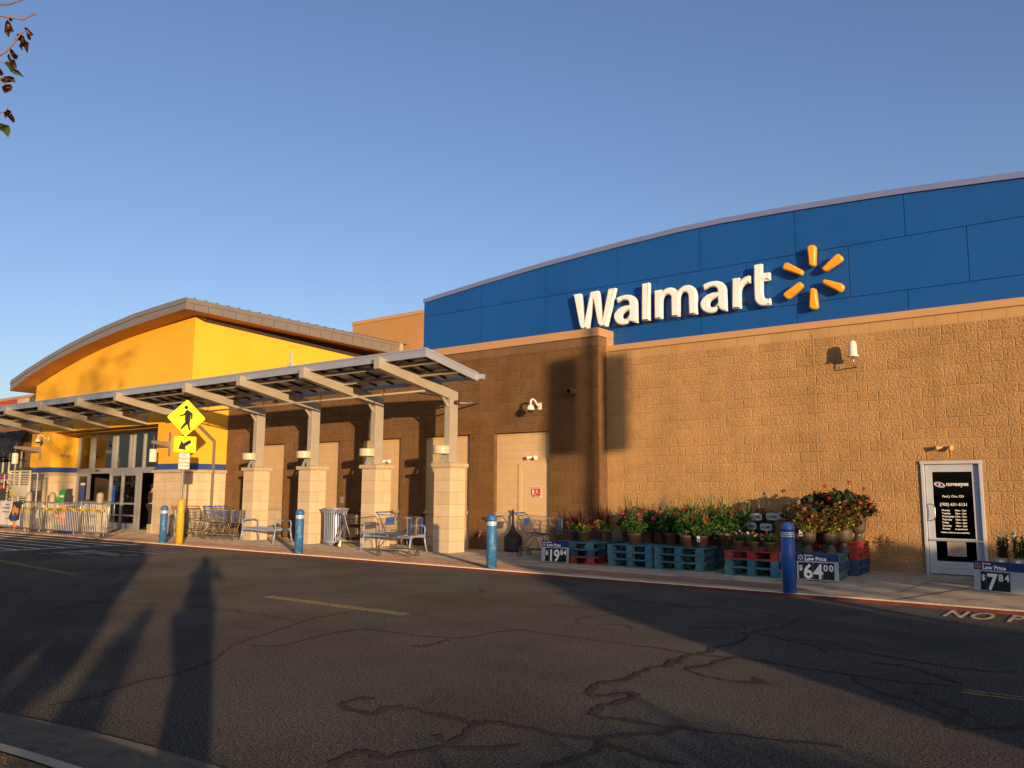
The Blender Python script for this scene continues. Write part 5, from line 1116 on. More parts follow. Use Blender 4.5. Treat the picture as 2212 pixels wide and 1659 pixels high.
series([urn('coleus',31), urn('begonia',32), urn('coleus',33)], 'urn planters', 'urn planter', [(0,-4.95,15.38,PZ,'bronze urn of coleus with a white tag just right of the bright blue bollard'),(2,-4.62,15.62,PZ,'bronze urn of coleus above the $64 board, right of the tagged urn'),(0,-5.25,15.95,PZ,'bronze urn partly hidden behind the bright blue bollard'),(1,-4.85,16.05,PZ,'bronze urn of dark begonia behind the two front urns'),(2,-4.5,16.0,PZ,'bronze urn of coleus at the right rear of the front stack'),
    (1,-5.15,16.7,.606,'bronze urn of red begonia on the tall stack, left'),(1,-4.7,16.62,.606,'bronze urn of red begonia on the tall stack, middle'),(1,-4.5,17.05,.606,'bronze urn of red begonia on the tall stack, right against the wall')])
ptag([o for o in bpy.data.objects if o.get('label','').startswith('bronze urn of coleus with a white tag')][0], -.06, -.175, .3)
series([lily(41), lily(42)], 'white lilies in barrel pots', 'potted plant', [(0,-1.92,15.62,.305,'white lily in a cream barrel pot, leftmost above the $7.84 board'),(1,-1.68,15.55,.305,'lily in a barrel pot, second above the $7.84 board'),(0,-1.45,15.5,.305,'lily in a barrel pot, third above the $7.84 board with a white tag'),(1,-1.2,15.4,.305,'lily in a barrel pot at the right edge'),(0,-1.6,16.0,.305,'lily in a barrel pot behind the front lilies')])
def plaque(x, y, z, label, rz=0, s=1, mt='sheet_white'):
    t = thing('garden_plaque', label, 'garden sign', (x, y, z), rz, 'home plaques among the plants'); t.scale = (s, s, s)
    b = MB(); o_ = []
    for k in range(28): a = 2*math.pi*k/28; c, s_ = math.cos(a), math.sin(a); o_.append((.135*abs(c)**.45*(1 if c > 0 else -1), 0, .07*abs(s_)**.5*(1 if s_ > 0 else -1)))
    b.prism(o_, (0,.012,0)); b.build('plate', mt, t)
    b = MB(); b.tube([(-.1,.01,.07),(-.06,.01,.09),(0,.01,.1),(.06,.01,.09),(.1,.01,.07)], .006, 6); b.lathe([(.012,.1),(.004,.135)], (0,.01,0), 8); b.tube([(0,.02,.06),(0,.02,-.45)], .006, 6); b.build('iron_stake', 'black', t)
    o = textmesh('plaque_text', 'HOME', .085, 'char', front(0, -.002, -.032), bold=.0006, ext=.0006, align='CENTER', sx=.95, spacing=1.05); o.parent = t
for x, z, lb, y in ((-6.26,1.05,'white HOME plaque, upper left of the group',16.3),(-5.98,1.06,'white HOME plaque behind the upper left one',16.45),(-5.72,1.08,'white HOME plaque, upper right beside the urn foliage',16.4),(-6.36,.87,'white HOME plaque, lower left',16.25),(-6.02,.86,'white HOME plaque, lower right',16.2)): plaque(x, y, z, lb, R(-12))

# ================================================================== barriers at the entrance
def barrier(xa, xb, y, label, y2=None, group='steel crowd barriers'):
    y2 = y if y2 is None else y2; t = thing('crowd_barrier', label, 'barrier', ((xa+xb)/2, (y+y2)/2, 0), math.atan2(y2-y, xb-xa), group)
    L = math.hypot(xb-xa, y2-y)/2; zb_, zt_, r = .17, 1.08, .1
    b = MB(); P = [(-L,0,zb_),(-L,0,zt_-r)]+[(-L+r-r*math.cos(R(a)),0,zt_-r+r*math.sin(R(a))) for a in (30,60,90)]+[(L-r+r*math.sin(R(a)),0,zt_-r+r*math.cos(R(a))) for a in (0,30,60,90)]+[(L,0,zb_),(-L,0,zb_)]
    b.tube(P, .019, 8); b.build('frame', 'galv', t)
    b = MB(); n = max(int(2*L/.115), 4)
    for k in range(1, n): x = -L+2*L*k/n; b.tube([(x,0,zb_),(x,0,zt_-(.02 if abs(x) < L-.12 else .07))], .008, 6, cap=False)
    b.build('bars', 'galv', t)
    for x in (-L*.72, L*.72):
        b = MB(); b.tube([(x,0,zb_),(x,0,.03)], .017, 8); b.bar((x-.0,-.3,.012),(x,.3,.012), .06, .01); b.build('foot', 'galv', t)
    return t
bx = lambda px, Y=13.1: V((px, 1110), Y).x
barrier(bx(49), bx(93.5), 13.1, 'crowd barrier with a no entry tag, third from the right, next to the banner')
barrier(bx(96.5), bx(173), 13.1, 'crowd barrier in the middle, in front of the green leaflet box')
barrier(bx(175.5), bx(235), 13.1, 'rightmost front crowd barrier with a no entry tag')
barrier(bx(-45), bx(46), 13.12, 'crowd barrier under the white banner at the left edge')
barrier(bx(168, 15.2), bx(246, 15.2), 15.2, 'crowd barrier standing farther back at the sliding doors')
for px, z, lb in ((83,.84,'no entry tag on the barrier next to the banner'),(228,.84,'no entry tag on the rightmost front barrier')):
    t = thing('warning_tag', lb, 'tag', (bx(px), 13.07, z), group='no entry tags'); b = MB(); b.box(-.09, .09, -.006, 0, -.3, .12, 0)
    n = 16; b.poly([(.065*math.cos(2*math.pi*k/n), -.0075, .03+.065*math.sin(2*math.pi*k/n)) for k in range(n)], 1); b.poly([(-.045,-.009,.02),(.045,-.009,.02),(.045,-.009,.04),(-.045,-.009,.04)], 0); b.box(-.06,.06,-.0072,-.006,-.2,-.19,2); b.box(-.06,.06,-.0072,-.006,-.14,-.13,2)
    b.build('tag_card', ['sheet_white', 'red', 'char'], t, fixn=False)
t = thing('caution_tape', 'yellow caution tape strung along the three barriers', 'tape', (bx(140), 13.06, .84))
b = MB(); N = 60; xa, xb = bx(44), bx(236)
rt_ = random.Random(9); zz = [.86+.012*math.sin(k*.9)+.01*rt_.uniform(-1,1) for k in range(N+1)]
for k in range(N):
    x0_, x1_ = xa+(xb-xa)*k/N, xa+(xb-xa)*(k+1)/N; b.poly([(x0_,13.065,zz[k]-.04),(x1_,13.065,zz[k+1]-.04),(x1_,13.07,zz[k+1]+.04),(x0_,13.07,zz[k]+.04)])
b.build('tape_strip', 'tape', t, world=True, fixn=False)
for k in range(9): textmesh('tape_text', 'CAUTION', .075, 'ink', front(xa+.25+k*(xb-xa-.4)/9, 13.055, .832), t, bold=.001, ext=.0005)
t = thing('vinyl_banner', 'white vinyl banner with blue lettering and a dark figure on the left barrier', 'banner', (bx(-10), 13.05, .6))
b = MB(); xa, xb = bx(-45), bx(48); N = 24
for k in range(N):
    f = lambda q: 13.045+.012*math.sin(q*1.3); x0_, x1_ = xa+(xb-xa)*k/N, xa+(xb-xa)*(k+1)/N; e = .0; zl = .24 if k < N-1 else .24
    b.poly([(x0_,f(k),zl),(x1_,f(k+1),zl),(x1_,f(k+1)+.01,1.1),(x0_,f(k)+.01,1.1)])
b.build('sheet', 'banner', t, world=True, fixn=False)
BA = Z(0, 1680, 3.687)
def bpoly(name, pts, mt, Y):
    b = MB(); b.poly([V(BA(*p), Y) for p in pts]); return b.build(name, mt, t, world=True, fixn=False)
bpoly('dark_shape', [(185,1088),(300,1080),(325,1090),(290,1220),(275,1350),(190,1380),(150,1370),(122,1320),(150,1250),(180,1190)], 'char', 13.028)
bpoly('tan_shape', [(210,1130),(235,1180),(270,1180),(272,1230),(245,1290),(225,1240),(185,1300),(172,1240)], 'orange', 13.024)
bpoly('blue_shape', [(215,1245),(240,1260),(245,1300),(200,1360),(150,1375),(185,1320),(190,1280)], 'stripe', 13.020)
bpoly('leg_shape', [(185,1365),(210,1365),(215,1430),(245,1450),(210,1468),(180,1440)], 'orange', 13.026)
bpoly('foot_shape', [(150,1440),(185,1440),(210,1465),(250,1445),(295,1460),(240,1472),(190,1468)], 'stripe', 13.028)
for s_, z, sz in (('openings',.95,.1),('recommended',.82,.1),('6 ft apart, stay',.68,.1),('shop safely',.45,.06)):
    textmesh('banner_text', s_, sz, 'stripe', front(bx(24), 13.026, z), t, bold=.001, ext=.0005, align='RIGHT')
# leaflet boxes, display bin, racks
def leaflet_box(px, Y, label):
    x = V((px, 1090), Y).x; t = thing('leaflet_box', label, 'leaflet box', (x, Y, 0), group='green leaflet boxes')
    b = MB(); b.box(-.2, .2, -.2, -.02, .0, .95); b.build('cabinet', 'black', t, bevel=.01)
    b = MB(); b.prism([(-.27,-.24,.95),(-.27,-.24,1.42),(-.27,-.14,1.54),(-.27,-.0,1.54),(-.27,-.0,.95)], (.46,0,0)); b.build('hood', mat('green_plastic', '#3f9a35', .5, var=.08), t)
    o = textmesh('hood_text', 'mobile', .12, 'sign_white', front(-.04, -.245, 1.25), bold=.002, align='CENTER'); o.parent = t
    b = MB(); b.prism([(.19,-.242,.95),(.19,-.242,1.43),(.19,-.14,1.55),(.19,.002,1.55),(.19,.002,.95)], (.05,0,0)); b.build('side_panel', 'char', t)
leaflet_box(148, 14.0, 'green leaflet box behind the middle barrier'); leaflet_box(4, 14.0, 'green leaflet box behind the banner at the left edge')
x = V((140, 1130), 13.75).x; t = thing('display_bin', 'display bin with orange poster and dark base behind the middle barrier', 'display bin', (x, 13.75, 0))
b = MB(); b.box(-.18, .18, -.15, .15, 0, .3, 1); b.box(-.17, .17, -.14, .14, .3, .55, 2); b.box(-.18, .18, -.15, .15, .55, 1.0, 0); b.box(.181,.4,-.1,.15,0,.95,1); b.build('cabinet', ['orange', 'navy', 'red'], t, bevel=.006)
x0_, x1_ = V((108,1100),14.6).x, V((137,1100),14.6).x
t = thing('shelf_rack', 'black wire shelf rack with green and orange bottles behind the middle barrier', 'shelf rack', ((x0_+x1_)/2, 14.7, 0)); W_ = x1_-x0_
b = MB()
for z in (.15,.45,.75,1.05): b.box(-W_/2, W_/2, -.2, .2, z-.02, z)
for x in (-W_/2, W_/2):
    for y in (-.2,.2): b.bar((x,y,0),(x,y,1.3), .03)
b.build('shelves', 'black', t)
for j, z in enumerate((.15,.45,.75,1.05)):
    for k in range(5):
        b = MB(); x = -W_/2+.12+k*(W_-.24)/4; b.lathe([(.0,0),(.06,0),(.06,.14),(.025,.18),(.025,.21),(.0,.21)], (x,-.08,z), 10); b.build('bottle', ('green_ink','orange','white','green_ink')[j], t)
for px, lb in ((113,'white plastic tub on the rack behind the barrier, left'),(128,'white plastic tub on the rack behind the barrier, right')):
    pass
def louvre_rack():
    xa, xb = V((19,1060),14.4).x, V((62,1060),14.4).x; t = thing('louvred_rack', 'cream louvred display rack left of the entrance pier', 'display rack', ((xa+xb)/2, 14.4, 0)); W_ = (xb-xa)/2; H = V((40,1017),14.4).z
    b = MB()
    for x in (-W_, 0, W_): b.box(x-.035, x+.035, -.03, .03, .08, H)
    b.box(-W_, W_, -.032, .032, H-.05, H+.01); b.box(-W_, W_, -.032, .032, .05, .1); b.build('frame', 'shelf', t)
    b = MB(); z = .2
    while z < H-.1:
        if not (1.25 < z < 1.62): b.box(-W_+.03, W_-.03, -.02, .01, z, z+.045)
        z += .09
    b.build('louvres', 'shelf', t)
    b = MB(); b.box(-W_+.02, W_-.02, -.04, -.025, 1.25, 1.65, 0); b.box(-W_+.1, -W_+.3, -.045, -.04, 1.5, 1.6, 1); b.box(-W_+.1, -W_+.5, -.045, -.04, 1.3, 1.42, 2); b.build('card', ['shelf', 'green_ink', 'fl_yellow'], t)
    b = MB(); b.box(-W_, W_, .03, .3, H-.12, H-.09); b.box(-W_, W_, .03, .3, .1, .13); b.box(-W_-.02, -W_+.02, .27, .3, .1, H-.1); b.box(W_-.02, W_+.02, .27, .3, .1, H-.1); b.build('shelf_case', 'shelf', t)
    b = MB(); rn = random.Random(4); leaves(b, (0,.15,H+.05), (W_,.18,.12), 320, .07, rnd=rn); b.build('trailing_foliage', 'leaf_s', t, fixn=False)
louvre_rack()
xa, xb = V((-24,1040),14.2).x, V((16,1040),14.2).x; t = thing('flower_rack', 'tiered rack of purple and yellow potted flowers at the left edge', 'flower rack', ((xa+xb)/2, 14.3, 0)); W_ = (xb-xa)/2; rn = random.Random(8)
b = MB()
for z in (.75,1.15,1.5,1.9): b.box(-W_, W_, -.25, .25, z-.03, z)
for x in (-W_, W_):
    for y in (-.22,.22): b.bar((x,y,0),(x,y,2.1), .035)
b.build('shelves', 'shelf', t)
for z, pm, fm in ((.75,'fl_purple','leaf_l'),(1.15,'fl_yellow','leaf_g'),(1.5,'fl_red','leaf_g'),(1.9,'fl_purple','leaf_s')):
    for k in range(6):
        x = -W_+.15+k*(2*W_-.3)/5; b = MB(); b.lathe([(.0,0),(.07,0),(.1,.16),(.09,.16),(.0,.14)], (x,-.12,z), 10); o = b.build('flower_pot', pm, t)
        b = MB(); leaves(b, (x,-.12,z+.22), (.11,.11,.07), 45, .06, rnd=rn); q = b.build('foliage', fm, o, fixn=False)

# ================================================================== people
def person(name, label, loc, rz, J, hair_m, top_m, leg_m, H=1.7):
    t = thing(name, label, 'person', loc, rz); s_ = H/1.7
    names = list(J['p'].keys()); idx = {n: i for i, n in enumerate(names)}
    def skinned(nm, keys, edges, mt, grow=1.0, root='pelvis'):
        ks = list(keys); ii = {n: i for i, n in enumerate(ks)}; me = bpy.data.meshes.new(nm)
        me.from_pydata([[c*s_ for c in J['p'][k][:3]] for k in ks], [(ii[a], ii[b_]) for a, b_ in edges], [])
        o = bpy.data.objects.new(nm, me); COL.objects.link(o); sk = o.modifiers.new('skin', 'SKIN'); sk.use_smooth_shade = True
        if not me.skin_vertices: me.skin_vertices.new()
        for k in ks:
            r = J['p'][k][3]*s_*grow; me.skin_vertices[0].data[ii[k]].radius = (r, r*J['p'][k][4] if len(J['p'][k]) > 4 else r)
        me.skin_vertices[0].data[ii[root if root in ii else ks[0]]].use_root = True
        sb = o.modifiers.new('sub', 'SUBSURF'); sb.levels = 2; sb.render_levels = 2
        dg = bpy.context.evaluated_depsgraph_get(); dg.update(); m2 = bpy.data.meshes.new_from_object(o.evaluated_get(dg)); bpy.data.objects.remove(o)
        m2.materials.clear(); m2.materials.append(M[mt]); boxuv(m2)
        o2 = bpy.data.objects.new(nm, m2); COL.objects.link(o2); o2.parent = t; return o2
    skinned('body', J['p'].keys(), J['e'], 'skin')
    tk = [k for k in J['p'] if k.split('_')[0] in ('pelvis','waist','chest','neckbase','shoulder','elbow','wristup')]
    skinned('jacket', tk, [e for e in J['e'] if e[0] in tk and e[1] in tk], top_m, 1.13, 'chest')
    lk = [k for k in J['p'] if k.split('_')[0] in ('pelvis','hip','knee','ankle')]
    skinned('trousers', lk, [e for e in J['e'] if e[0] in lk and e[1] in lk], leg_m, 1.14)
    hx, hy, hz = [c*s_ for c in J['p']['head'][:3]]
    b = MB(); b.lathe([(.0,-.02),(.07,-.03),(.1,.03),(.102,.08),(.085,.125),(.05,.15),(.0,.158)], (hx,hy-.018,hz), 16)
    for v in b.v: v.x = hx+(v.x-hx)*s_*.92; v.y = hy-.018+(v.y-hy+.018)*s_*1.08
    b.build('hair', hair_m, t)
    b = MB(); b.lathe([(.0,-.014),(.012,-.008),(.014,.006),(.0,.016)], (hx,hy+.105*s_,hz-.012), 8)
    for sx in (-1, 1): b.lathe([(.0,-.02),(.012,-.01),(.012,.014),(.0,.022)], (hx+sx*.083*s_,hy,hz), 8)
    b.build('nose_and_ears', 'skin', t)
    b = MB()
    for sx in (-1, 1): b.lathe([(.0,-.006),(.01,0),(.0,.006)], (hx+sx*.03*s_,hy+.094*s_,hz+.014), 8)
    b.box(hx-.022, hx+.022, hy+.09*s_, hy+.098*s_, hz-.056, hz-.05); b.build('eyes_and_mouth', 'ink', t)
    for sx in ('l', 'r'):
        a = J['p']['ankle_'+sx]; b = MB(); x, y = a[0]*s_, a[1]*s_
        b.prism([(x-.045,y-.08,0),(x-.05,y+.1,0),(x-.03,y+.17,0),(x+.03,y+.17,0),(x+.05,y+.1,0),(x+.045,y-.08,0)], (0,0,.045)); b.prism([(x-.04,y-.07,.045),(x-.042,y+.06,.045),(x+.042,y+.06,.045),(x+.04,y-.07,.045)], (0,0,.05)); b.build('shoe', J.get('shoe', 'shoe'), t, bevel=.015)
    return t
def skeleton(arms):      # x right, y forward
    p = {'pelvis': (0,0,.93,.135,.8), 'waist': (0,0,1.08,.125,.78), 'chest': (0,.01,1.27,.145,.75), 'neckbase': (0,0,1.43,.06), 'neck': (0,.01,1.49,.05), 'head': (0,.03,1.6,.088), 'crown': (0,.025,1.66,.07)}
    e = [('pelvis','waist'),('waist','chest'),('chest','neckbase'),('neckbase','neck'),('neck','head'),('head','crown')]
    for sx, n in ((-1,'l'),(1,'r')):
        p['shoulder_'+n] = (sx*.17,0,1.39,.058); e.append(('neckbase','shoulder_'+n))
        el, wr = arms[n]; p['elbow_'+n] = (*el,.04); p['wristup_'+n] = (*[a*.15+b_*.85 for a, b_ in zip(el, wr)],.03); p['hand_'+n] = (*wr,.024); e += [('shoulder_'+n,'elbow_'+n),('elbow_'+n,'wristup_'+n),('wristup_'+n,'hand_'+n)]
        d = (Vector(wr)-Vector(el)).normalized(); side = Vector((-sx,0,0)); pm = Vector(wr)+d*.07; p['palm_'+n] = (*pm,.022,.6); e.append(('hand_'+n,'palm_'+n))
        curl = Vector((0,-.2,-1)) if arms.get('hang') else Vector((-sx,.0,.2))
        for k, (off, L) in enumerate(((.027,.065),(.009,.075),(-.009,.07),(-.026,.055))):
            w_ = d.cross(side).normalized(); a = pm+w_*off+d*.01; m_ = a+d*L*.55; tp = m_+(d+curl*.7).normalized()*L*.5
            for q, v, r in (('a',a,.009),('m',m_,.0085),('t',tp,.007)): p['f%d%s_%s' % (k,q,n)] = (*v, r)
            e += [('palm_'+n,'f%da_%s' % (k,n)),('f%da_%s' % (k,n),'f%dm_%s' % (k,n)),('f%dm_%s' % (k,n),'f%dt_%s' % (k,n))]
        th = Vector(wr)+d*.02+side*.03; t2 = th+(d+side*.5).normalized()*.045; p['tha_'+n] = (*th,.011); p['thb_'+n] = (*t2,.009); e += [('hand_'+n,'tha_'+n),('tha_'+n,'thb_'+n)]
        p['hip_'+n] = (sx*.09,0,.88,.09); p['knee_'+n] = (sx*.095,.015,.49,.062); p['calf_'+n] = (sx*.095,-.01,.34,.055); p['ankle_'+n] = (sx*.1,0,.09,.042); p['toe_'+n] = (sx*.11,.11,.04,.035)
        e += [('pelvis','hip_'+n),('hip_'+n,'knee_'+n),('knee_'+n,'calf_'+n),('calf_'+n,'ankle_'+n),('ankle_'+n,'toe_'+n)]
        p['calf_'+n] = p.pop('calf_'+n)
    e = [x for x in e if not ('calf' in x[0] or 'calf' in x[1])]
    for n in 'lr': p.pop('calf_'+n); e.append(('knee_'+n,'ankle_'+n))
    return dict(p=p, e=e)
J1 = skeleton({'l': ((-.33,.14,1.3),(-.12,.34,1.46)), 'r': ((.3,.14,1.28),(.14,.34,1.46))})
for n, sx in (('l',-1),('r',1)):
    for k, dx in (('knee_',.035),('ankle_',.04),('toe_',.04)): q = J1['p'][k+n]; J1['p'][k+n] = (q[0]-sx*dx, *q[1:3], q[3]*(1.75 if k == 'knee_' else 1.7))
J1['p']['chest'] = (-.07,.01,1.27,.2,.7); J1['p']['waist'] = (-.08,0,1.08,.2,.7); J1['p']['pelvis'] = (-.06,0,.9,.19,.8); J1['p']['head'] = (0,.03,1.58,.1); J1['p']['neck'] = (0,.01,1.49,.07)
ph = person('person', 'photographer in dark jacket behind the camera, arms raised holding a phone', (.33, -.33, .025), R(CAM_YAW), J1, 'hair', 'cloth_dark', 'cloth_grey', 1.6)
t = thing('phone', 'black phone held up by the photographer', 'phone', (.045, -.06, 1.46), R(CAM_YAW)); b = MB(); b.box(-.075, .075, -.02, -.012, -.035, .035); b.build('phone_body', 'black', t, bevel=.004)
J2 = skeleton({'l': ((-.23,.02,1.15),(-.22,.12,.92)), 'r': ((.23,.02,1.15),(.2,.16,.95)), 'hang': 1})
pp = V((327, 1110), 17.7); person('person', 'shopper in dark clothes and white shoes walking in through the sliding door', (pp.x, 17.7, 0.005), R(10), J2, 'hair', 'cloth_dark', 'cloth_dark', 1.72)

# ================================================================== greenery and posts behind the camera (they cast the long shadows)
def SP(s, D, z): p = SN*s - SD*D; return Vector((p.x, p.y, z))
def leafbank(name, label, cat, s0, s1, lo, hi, D, n, size, thick=.35, mt='leaf_tree', seed=1, group=None, holes=()):
    rn = random.Random(seed); t = thing(name, label, cat, tuple(SP((s0+s1)/2, D, .085)), group=group); b = MB(); k = 0
    while k < n:
        s = rn.uniform(s0, s1); zl, zh = lo(s), hi(s)
        if zh <= zl: k += 1; continue
        z = rn.uniform(zl-.02, zh+.03*rn.gauss(0,1))
        if any(((s-a)/c)**2+((z-d)/e)**2 < rn.uniform(.5, 1.2) for a, d, c, e in holes): k += 1; continue
        leaf(b, SP(s, D+rn.gauss(0, thick*.5), z), size*rn.uniform(.6,1.3), 0, rn); k += 1
    b.build('foliage', mt, t, world=True, fixn=False)
    b = MB()
    for j in range(int(max(2, (s1-s0)*2))):
        s = s0+.1+(s1-s0-.2)*rn.random(); h_ = hi(s); 
        if h_ > .2: b.tube([SP(s, D, .05), SP(s+rn.uniform(-.1,.1), D+rn.uniform(-.1,.1), h_*.8)], .018, 5, r2=.006)
    b.build('stems', 'bark', t, world=True); return t
def lin(P):
    def f(s):
        if s <= P[0][0]: return P[0][1]
        for (a, c), (d, e) in zip(P, P[1:]):
            if s <= d: return c+(e-c)*(s-a)/(d-a)
        return P[-1][1]
    return f
g_ = 'shrubs on the island behind the camera'
HOLES = []
for px, py, a, c in ((50,1440,.07,.05),(75,1418,.06,.05),(20,1490,.05,.03),(160,1500,.05,.03),(10,1640,.3,.12),(70,1650,.25,.1)):
    q = G((px, py), RZ if py < 1600 else .03); HOLES.append((q.dot(SN), q.z+(q.dot(SD)+1.6)*math.tan(R(SUN_EL)), a, c))
HOLES.append((-1.1, .6, .09, .13))
leafbank('shrub', 'low leafy shrub behind the camera, right of the photographer', 'shrub', .72, 4.12, lambda s: .03, lin([(.72,.5),(.95,.7),(3.1,.75),(3.85,.62),(4.12,.3)]), 5, 9000, .07, seed=2, group=g_)
leafbank('shrub', 'tall dense shrub behind the camera, far to the right', 'shrub', 4.8, 8.4, lambda s: .03, lin([(4.8,.5),(4.9,1.0),(5.1,1.2),(5.5,1.38),(5.9,1.6),(6.4,2.3),(6.6,2.5),(7.8,2.5),(8.4,2.2)]), 5, 20000, .09, seed=3, group=g_)
leafbank('shrub', 'knee high hedge behind the camera at the far right', 'shrub', 8.4, 13.2, lambda s: .03, lin([(8.4,1.05),(8.9,.93),(10,.85),(13.2,.8)]), 5.2, 12000, .08, seed=4, group=g_)
leafbank('small_tree', 'small spreading tree behind the camera at the far right', 'tree', 8.2, 16.5, lambda s: 1.28+.06*math.sin(s*7), lambda s: lin([(8.2,2.3),(10,2.15),(11.5,2.02),(12.5,1.92),(14,1.85),(16.5,2.3)])(s)+.05*math.sin(s*9), 5.4, 20000, .09, seed=5)
leafbank('shrub', 'narrow upright shrub behind the camera beside the photographer', 'shrub', -.99, -.6, lambda s: .0, lin([(-.99,.5),(-.93,1.04),(-.81,1.21),(-.73,1.28),(-.66,1.2),(-.61,.3)]), 4.5, 3000, .06, .2, seed=6, group=g_)
leafbank('shrub', 'long leafy hedge behind the camera to the left', 'shrub', -13, -1.08, lambda s: .03, lambda s: lin([(-13,2.5),(-5,2.5),(-3.6,2.45),(-2.5,2.3),(-1.48,2.0),(-1.33,1.5),(-1.25,1.05),(-1.12,.85),(-1.08,.5)])(s)+.06*math.sin(s*5)+.07*math.sin(s*13)+.05*math.sin(s*31), 1.6, 56000, .1, seed=7, group=g_, holes=HOLES)
# lamp post with two banners
t = thing('banner_post', 'dark lamp post with two vertical banners standing behind the camera', 'lamp post', tuple(SP(8.65, 6.5, 0)))
b = MB(); c = SP(8.65, 6.5, 0); b.tube([(c.x,c.y,.08),(c.x,c.y,7.35)], .11, 12, r2=.09); b.lathe([(.2,.08),(.2,.3),(.1,.35)], (c.x,c.y,0), 12); b.build('pole', 'char', t, world=True)
b = MB(); b.lathe([(.0,7.35),(.1,7.36),(.12,7.5),(.06,7.62),(.0,7.66)], (c.x,c.y,0), 14); b.build('lamp_head', 'char', t, world=True)
for s0, s1 in ((7.92,8.5),(8.93,9.46)):
    b = MB(); b.prism([SP(s0,6.5,4.48),SP(s1,6.5,4.48),SP(s1,6.5,6.88),SP(s0,6.5,6.88)], SD*.02); b.build('banner', 'stripe', t, world=True)
    b = MB()
    for z in (4.46, 6.9): b.tube([SP(8.65,6.5,z), SP(s0 if s0 < 8.6 else s1,6.5,z)], .015, 6)
    b.build('banner_arm', 'char', t, world=True)
# tree with the branch that hangs into the view
t = thing('tree', 'tree whose thin branches with dry brown leaves hang into the upper left', 'tree', tuple(SP(-6, .6, .08)))
rn = random.Random(17); tb_ = SP(-6, .6, .05)
b = MB(); b.tube([tb_, tb_+Vector((.05,.05,1.3)), tb_+Vector((-.05,.1,3.0)), tb_+Vector((.1,0,5.0)), tb_+Vector((0,.1,7.5))], .17, 10, r2=.05)
for k in range(16):
    a = rn.uniform(0, 6.28); z = rn.uniform(2.6, 6.5); L = rn.uniform(1.2, 2.8); q = tb_+Vector((0,0,z)); b.tube([q, q+Vector((math.cos(a)*L*.5, math.sin(a)*L*.5, L*.35)), q+Vector((math.cos(a)*L, math.sin(a)*L, L*.55))], .05, 6, r2=.012)
S0 = Z(0, 0, 2.767)
def near(x, y, d=3.0): return CP + ray(*S0(x, y))*d
hub = near(-700, 500, 3.4)
b.tube([tb_+Vector((0,0,2.7)), tb_+Vector((-.2,1.6,3.3)), tb_+Vector((-.2,3.2,3.4)), hub], .06, 8, r2=.016); b.build('trunk', 'bark', t, world=True)
b = MB()
for q in range(90):
    a = rn.uniform(0, 6.28); r = 3.6*math.sqrt(rn.random()); z = 4.2+rn.random()*5.2; c = tb_+Vector((math.cos(a)*r, math.sin(a)*r, z))
    if (c.dot(SN)) > -3.2 or c.y > -1.2: continue
    leaves(b, c, (.5,.5,.4), 55, .12, rnd=rn)
b.build('crown', 'leaf_tree', t, world=True, fixn=False)
b = MB()
for pts, r in (([(-700,500),(-300,140),(-60,70),(0,48),(100,45),(170,20),(240,-2),(330,-40)], .0028), ([(-700,500),(-300,230),(-60,165),(0,172),(100,188),(240,208),(300,185),(375,155)], .0027), ([(-700,500),(-200,720),(-60,640),(0,600),(90,540),(180,430),(240,350),(290,340),(330,375)], .003), ([(-200,720),(-40,655),(0,668),(50,690)], .0018), ([(-700,500),(-300,1150),(-40,1235),(0,1225),(60,1210),(90,1165)], .002), ([(-300,1150),(-100,1330),(0,1370)], .002), ([(-300,1150),(-120,900),(0,850),(60,860)], .002)):
    b.tube([near(*p, d=3.0+.0006*max(0,-p[0])) for p in smooth([(float(x), float(y)) for x, y in pts], False, 3)], r*1.25, 6, r2=r*.75)
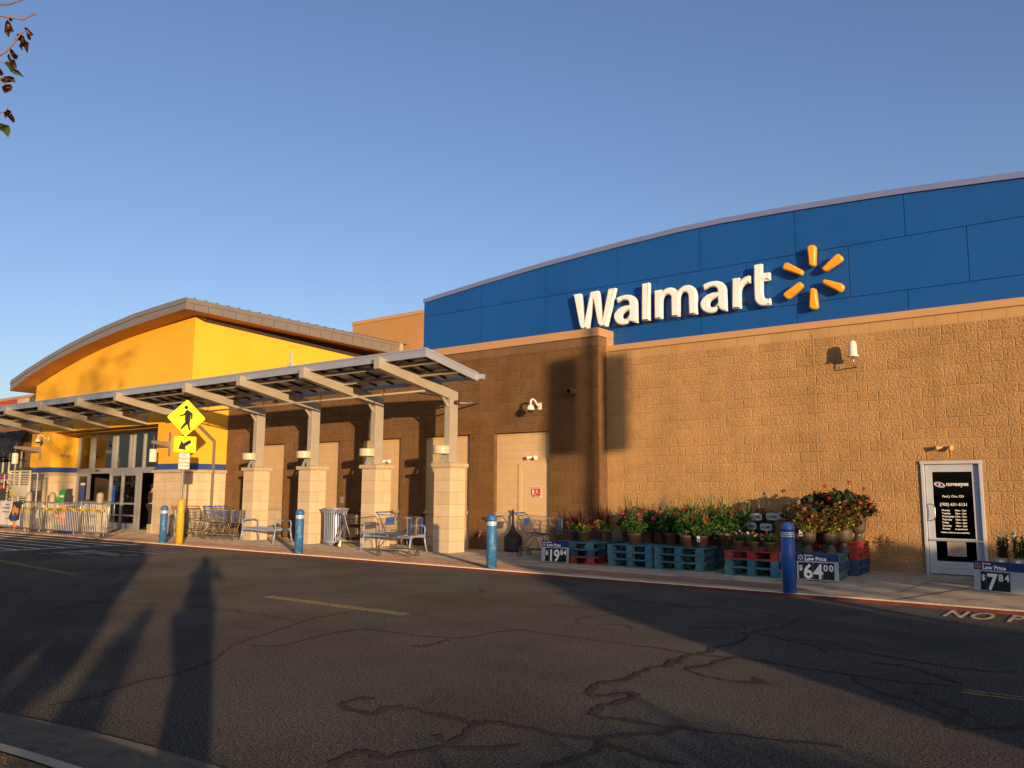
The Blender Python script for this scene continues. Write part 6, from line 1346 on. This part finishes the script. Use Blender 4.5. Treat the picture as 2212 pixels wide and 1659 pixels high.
for c in ((95,186),(250,208),(372,156),(98,540),(180,425)): b.lathe([(.0,-.006),(.0042,-.003),(.0042,.003),(.0,.006)], near(*c), 7)
b.build('twigs', 'twig', t, world=True)
def bigleaf(name, pts, mt, d=3.0, fold=.02, par=t):
    b = MB(); P = [near(x, y, d+rn.uniform(-.006,.006)) for x, y in pts]; c = near(sum(p[0] for p in pts)/len(pts), sum(p[1] for p in pts)/len(pts), d+fold)
    for k in range(len(P)): b.poly([P[k], P[(k+1) % len(P)], c])
    return b.build(name, mt, par, world=True, fixn=False)
bigleaf('green_leaf', [(50,690),(70,665),(120,690),(150,740),(205,772),(240,815),(275,848),(215,825),(160,810),(115,780),(85,730)], 'leaf_green')
bigleaf('green_leaf', [(0,1340),(50,1355),(105,1370),(115,1430),(90,1500),(60,1470),(30,1430),(0,1420),(-30,1400),(-30,1345)], 'leaf_green')
for pts in ([(80,215),(100,240),(120,290),(150,335),(125,360),(105,350),(95,405),(75,370),(50,345),(55,280),(65,230)], [(85,180),(130,200),(135,240),(110,225)], [(268,296),(300,310),(360,370),(345,392),(310,370),(280,330)], [(290,370),(320,385),(342,435),(310,420)],
            [(183,370),(215,375),(265,400),(280,440),(312,475),(300,520),(295,575),(280,530),(250,500),(238,548),(208,505),(225,460),(200,420)], [(105,530),(140,540),(150,570),(190,610),(185,645),(150,635),(120,590)], [(78,610),(95,588),(120,640),(160,660),(182,735),(150,730),(120,690),(85,650)],
            [(-10,740),(5,760),(35,810),(15,832),(-15,800)], [(5,870),(40,830),(100,828),(150,855),(174,895),(140,885),(100,890),(60,905),(20,905)], [(10,945),(50,925),(110,910),(130,950),(120,985),(80,1000),(45,1010),(30,965)], [(48,1225),(75,1195),(120,1215),(110,1250),(60,1285)], [(80,1265),(120,1240),(150,1275),(160,1320),(140,1335),(105,1300)]):
    for j in range(3): bigleaf('dry_leaf', [(x+rn.uniform(-10,10), y+rn.uniform(-10,10)) for x, y in pts], 'leaf_dry', 3.0+.012*j, .03*(1-j))
for o in list(bpy.data.objects):
    if o.parent is None and o.get('label') == 'x': print('UNPLACED', o.name)
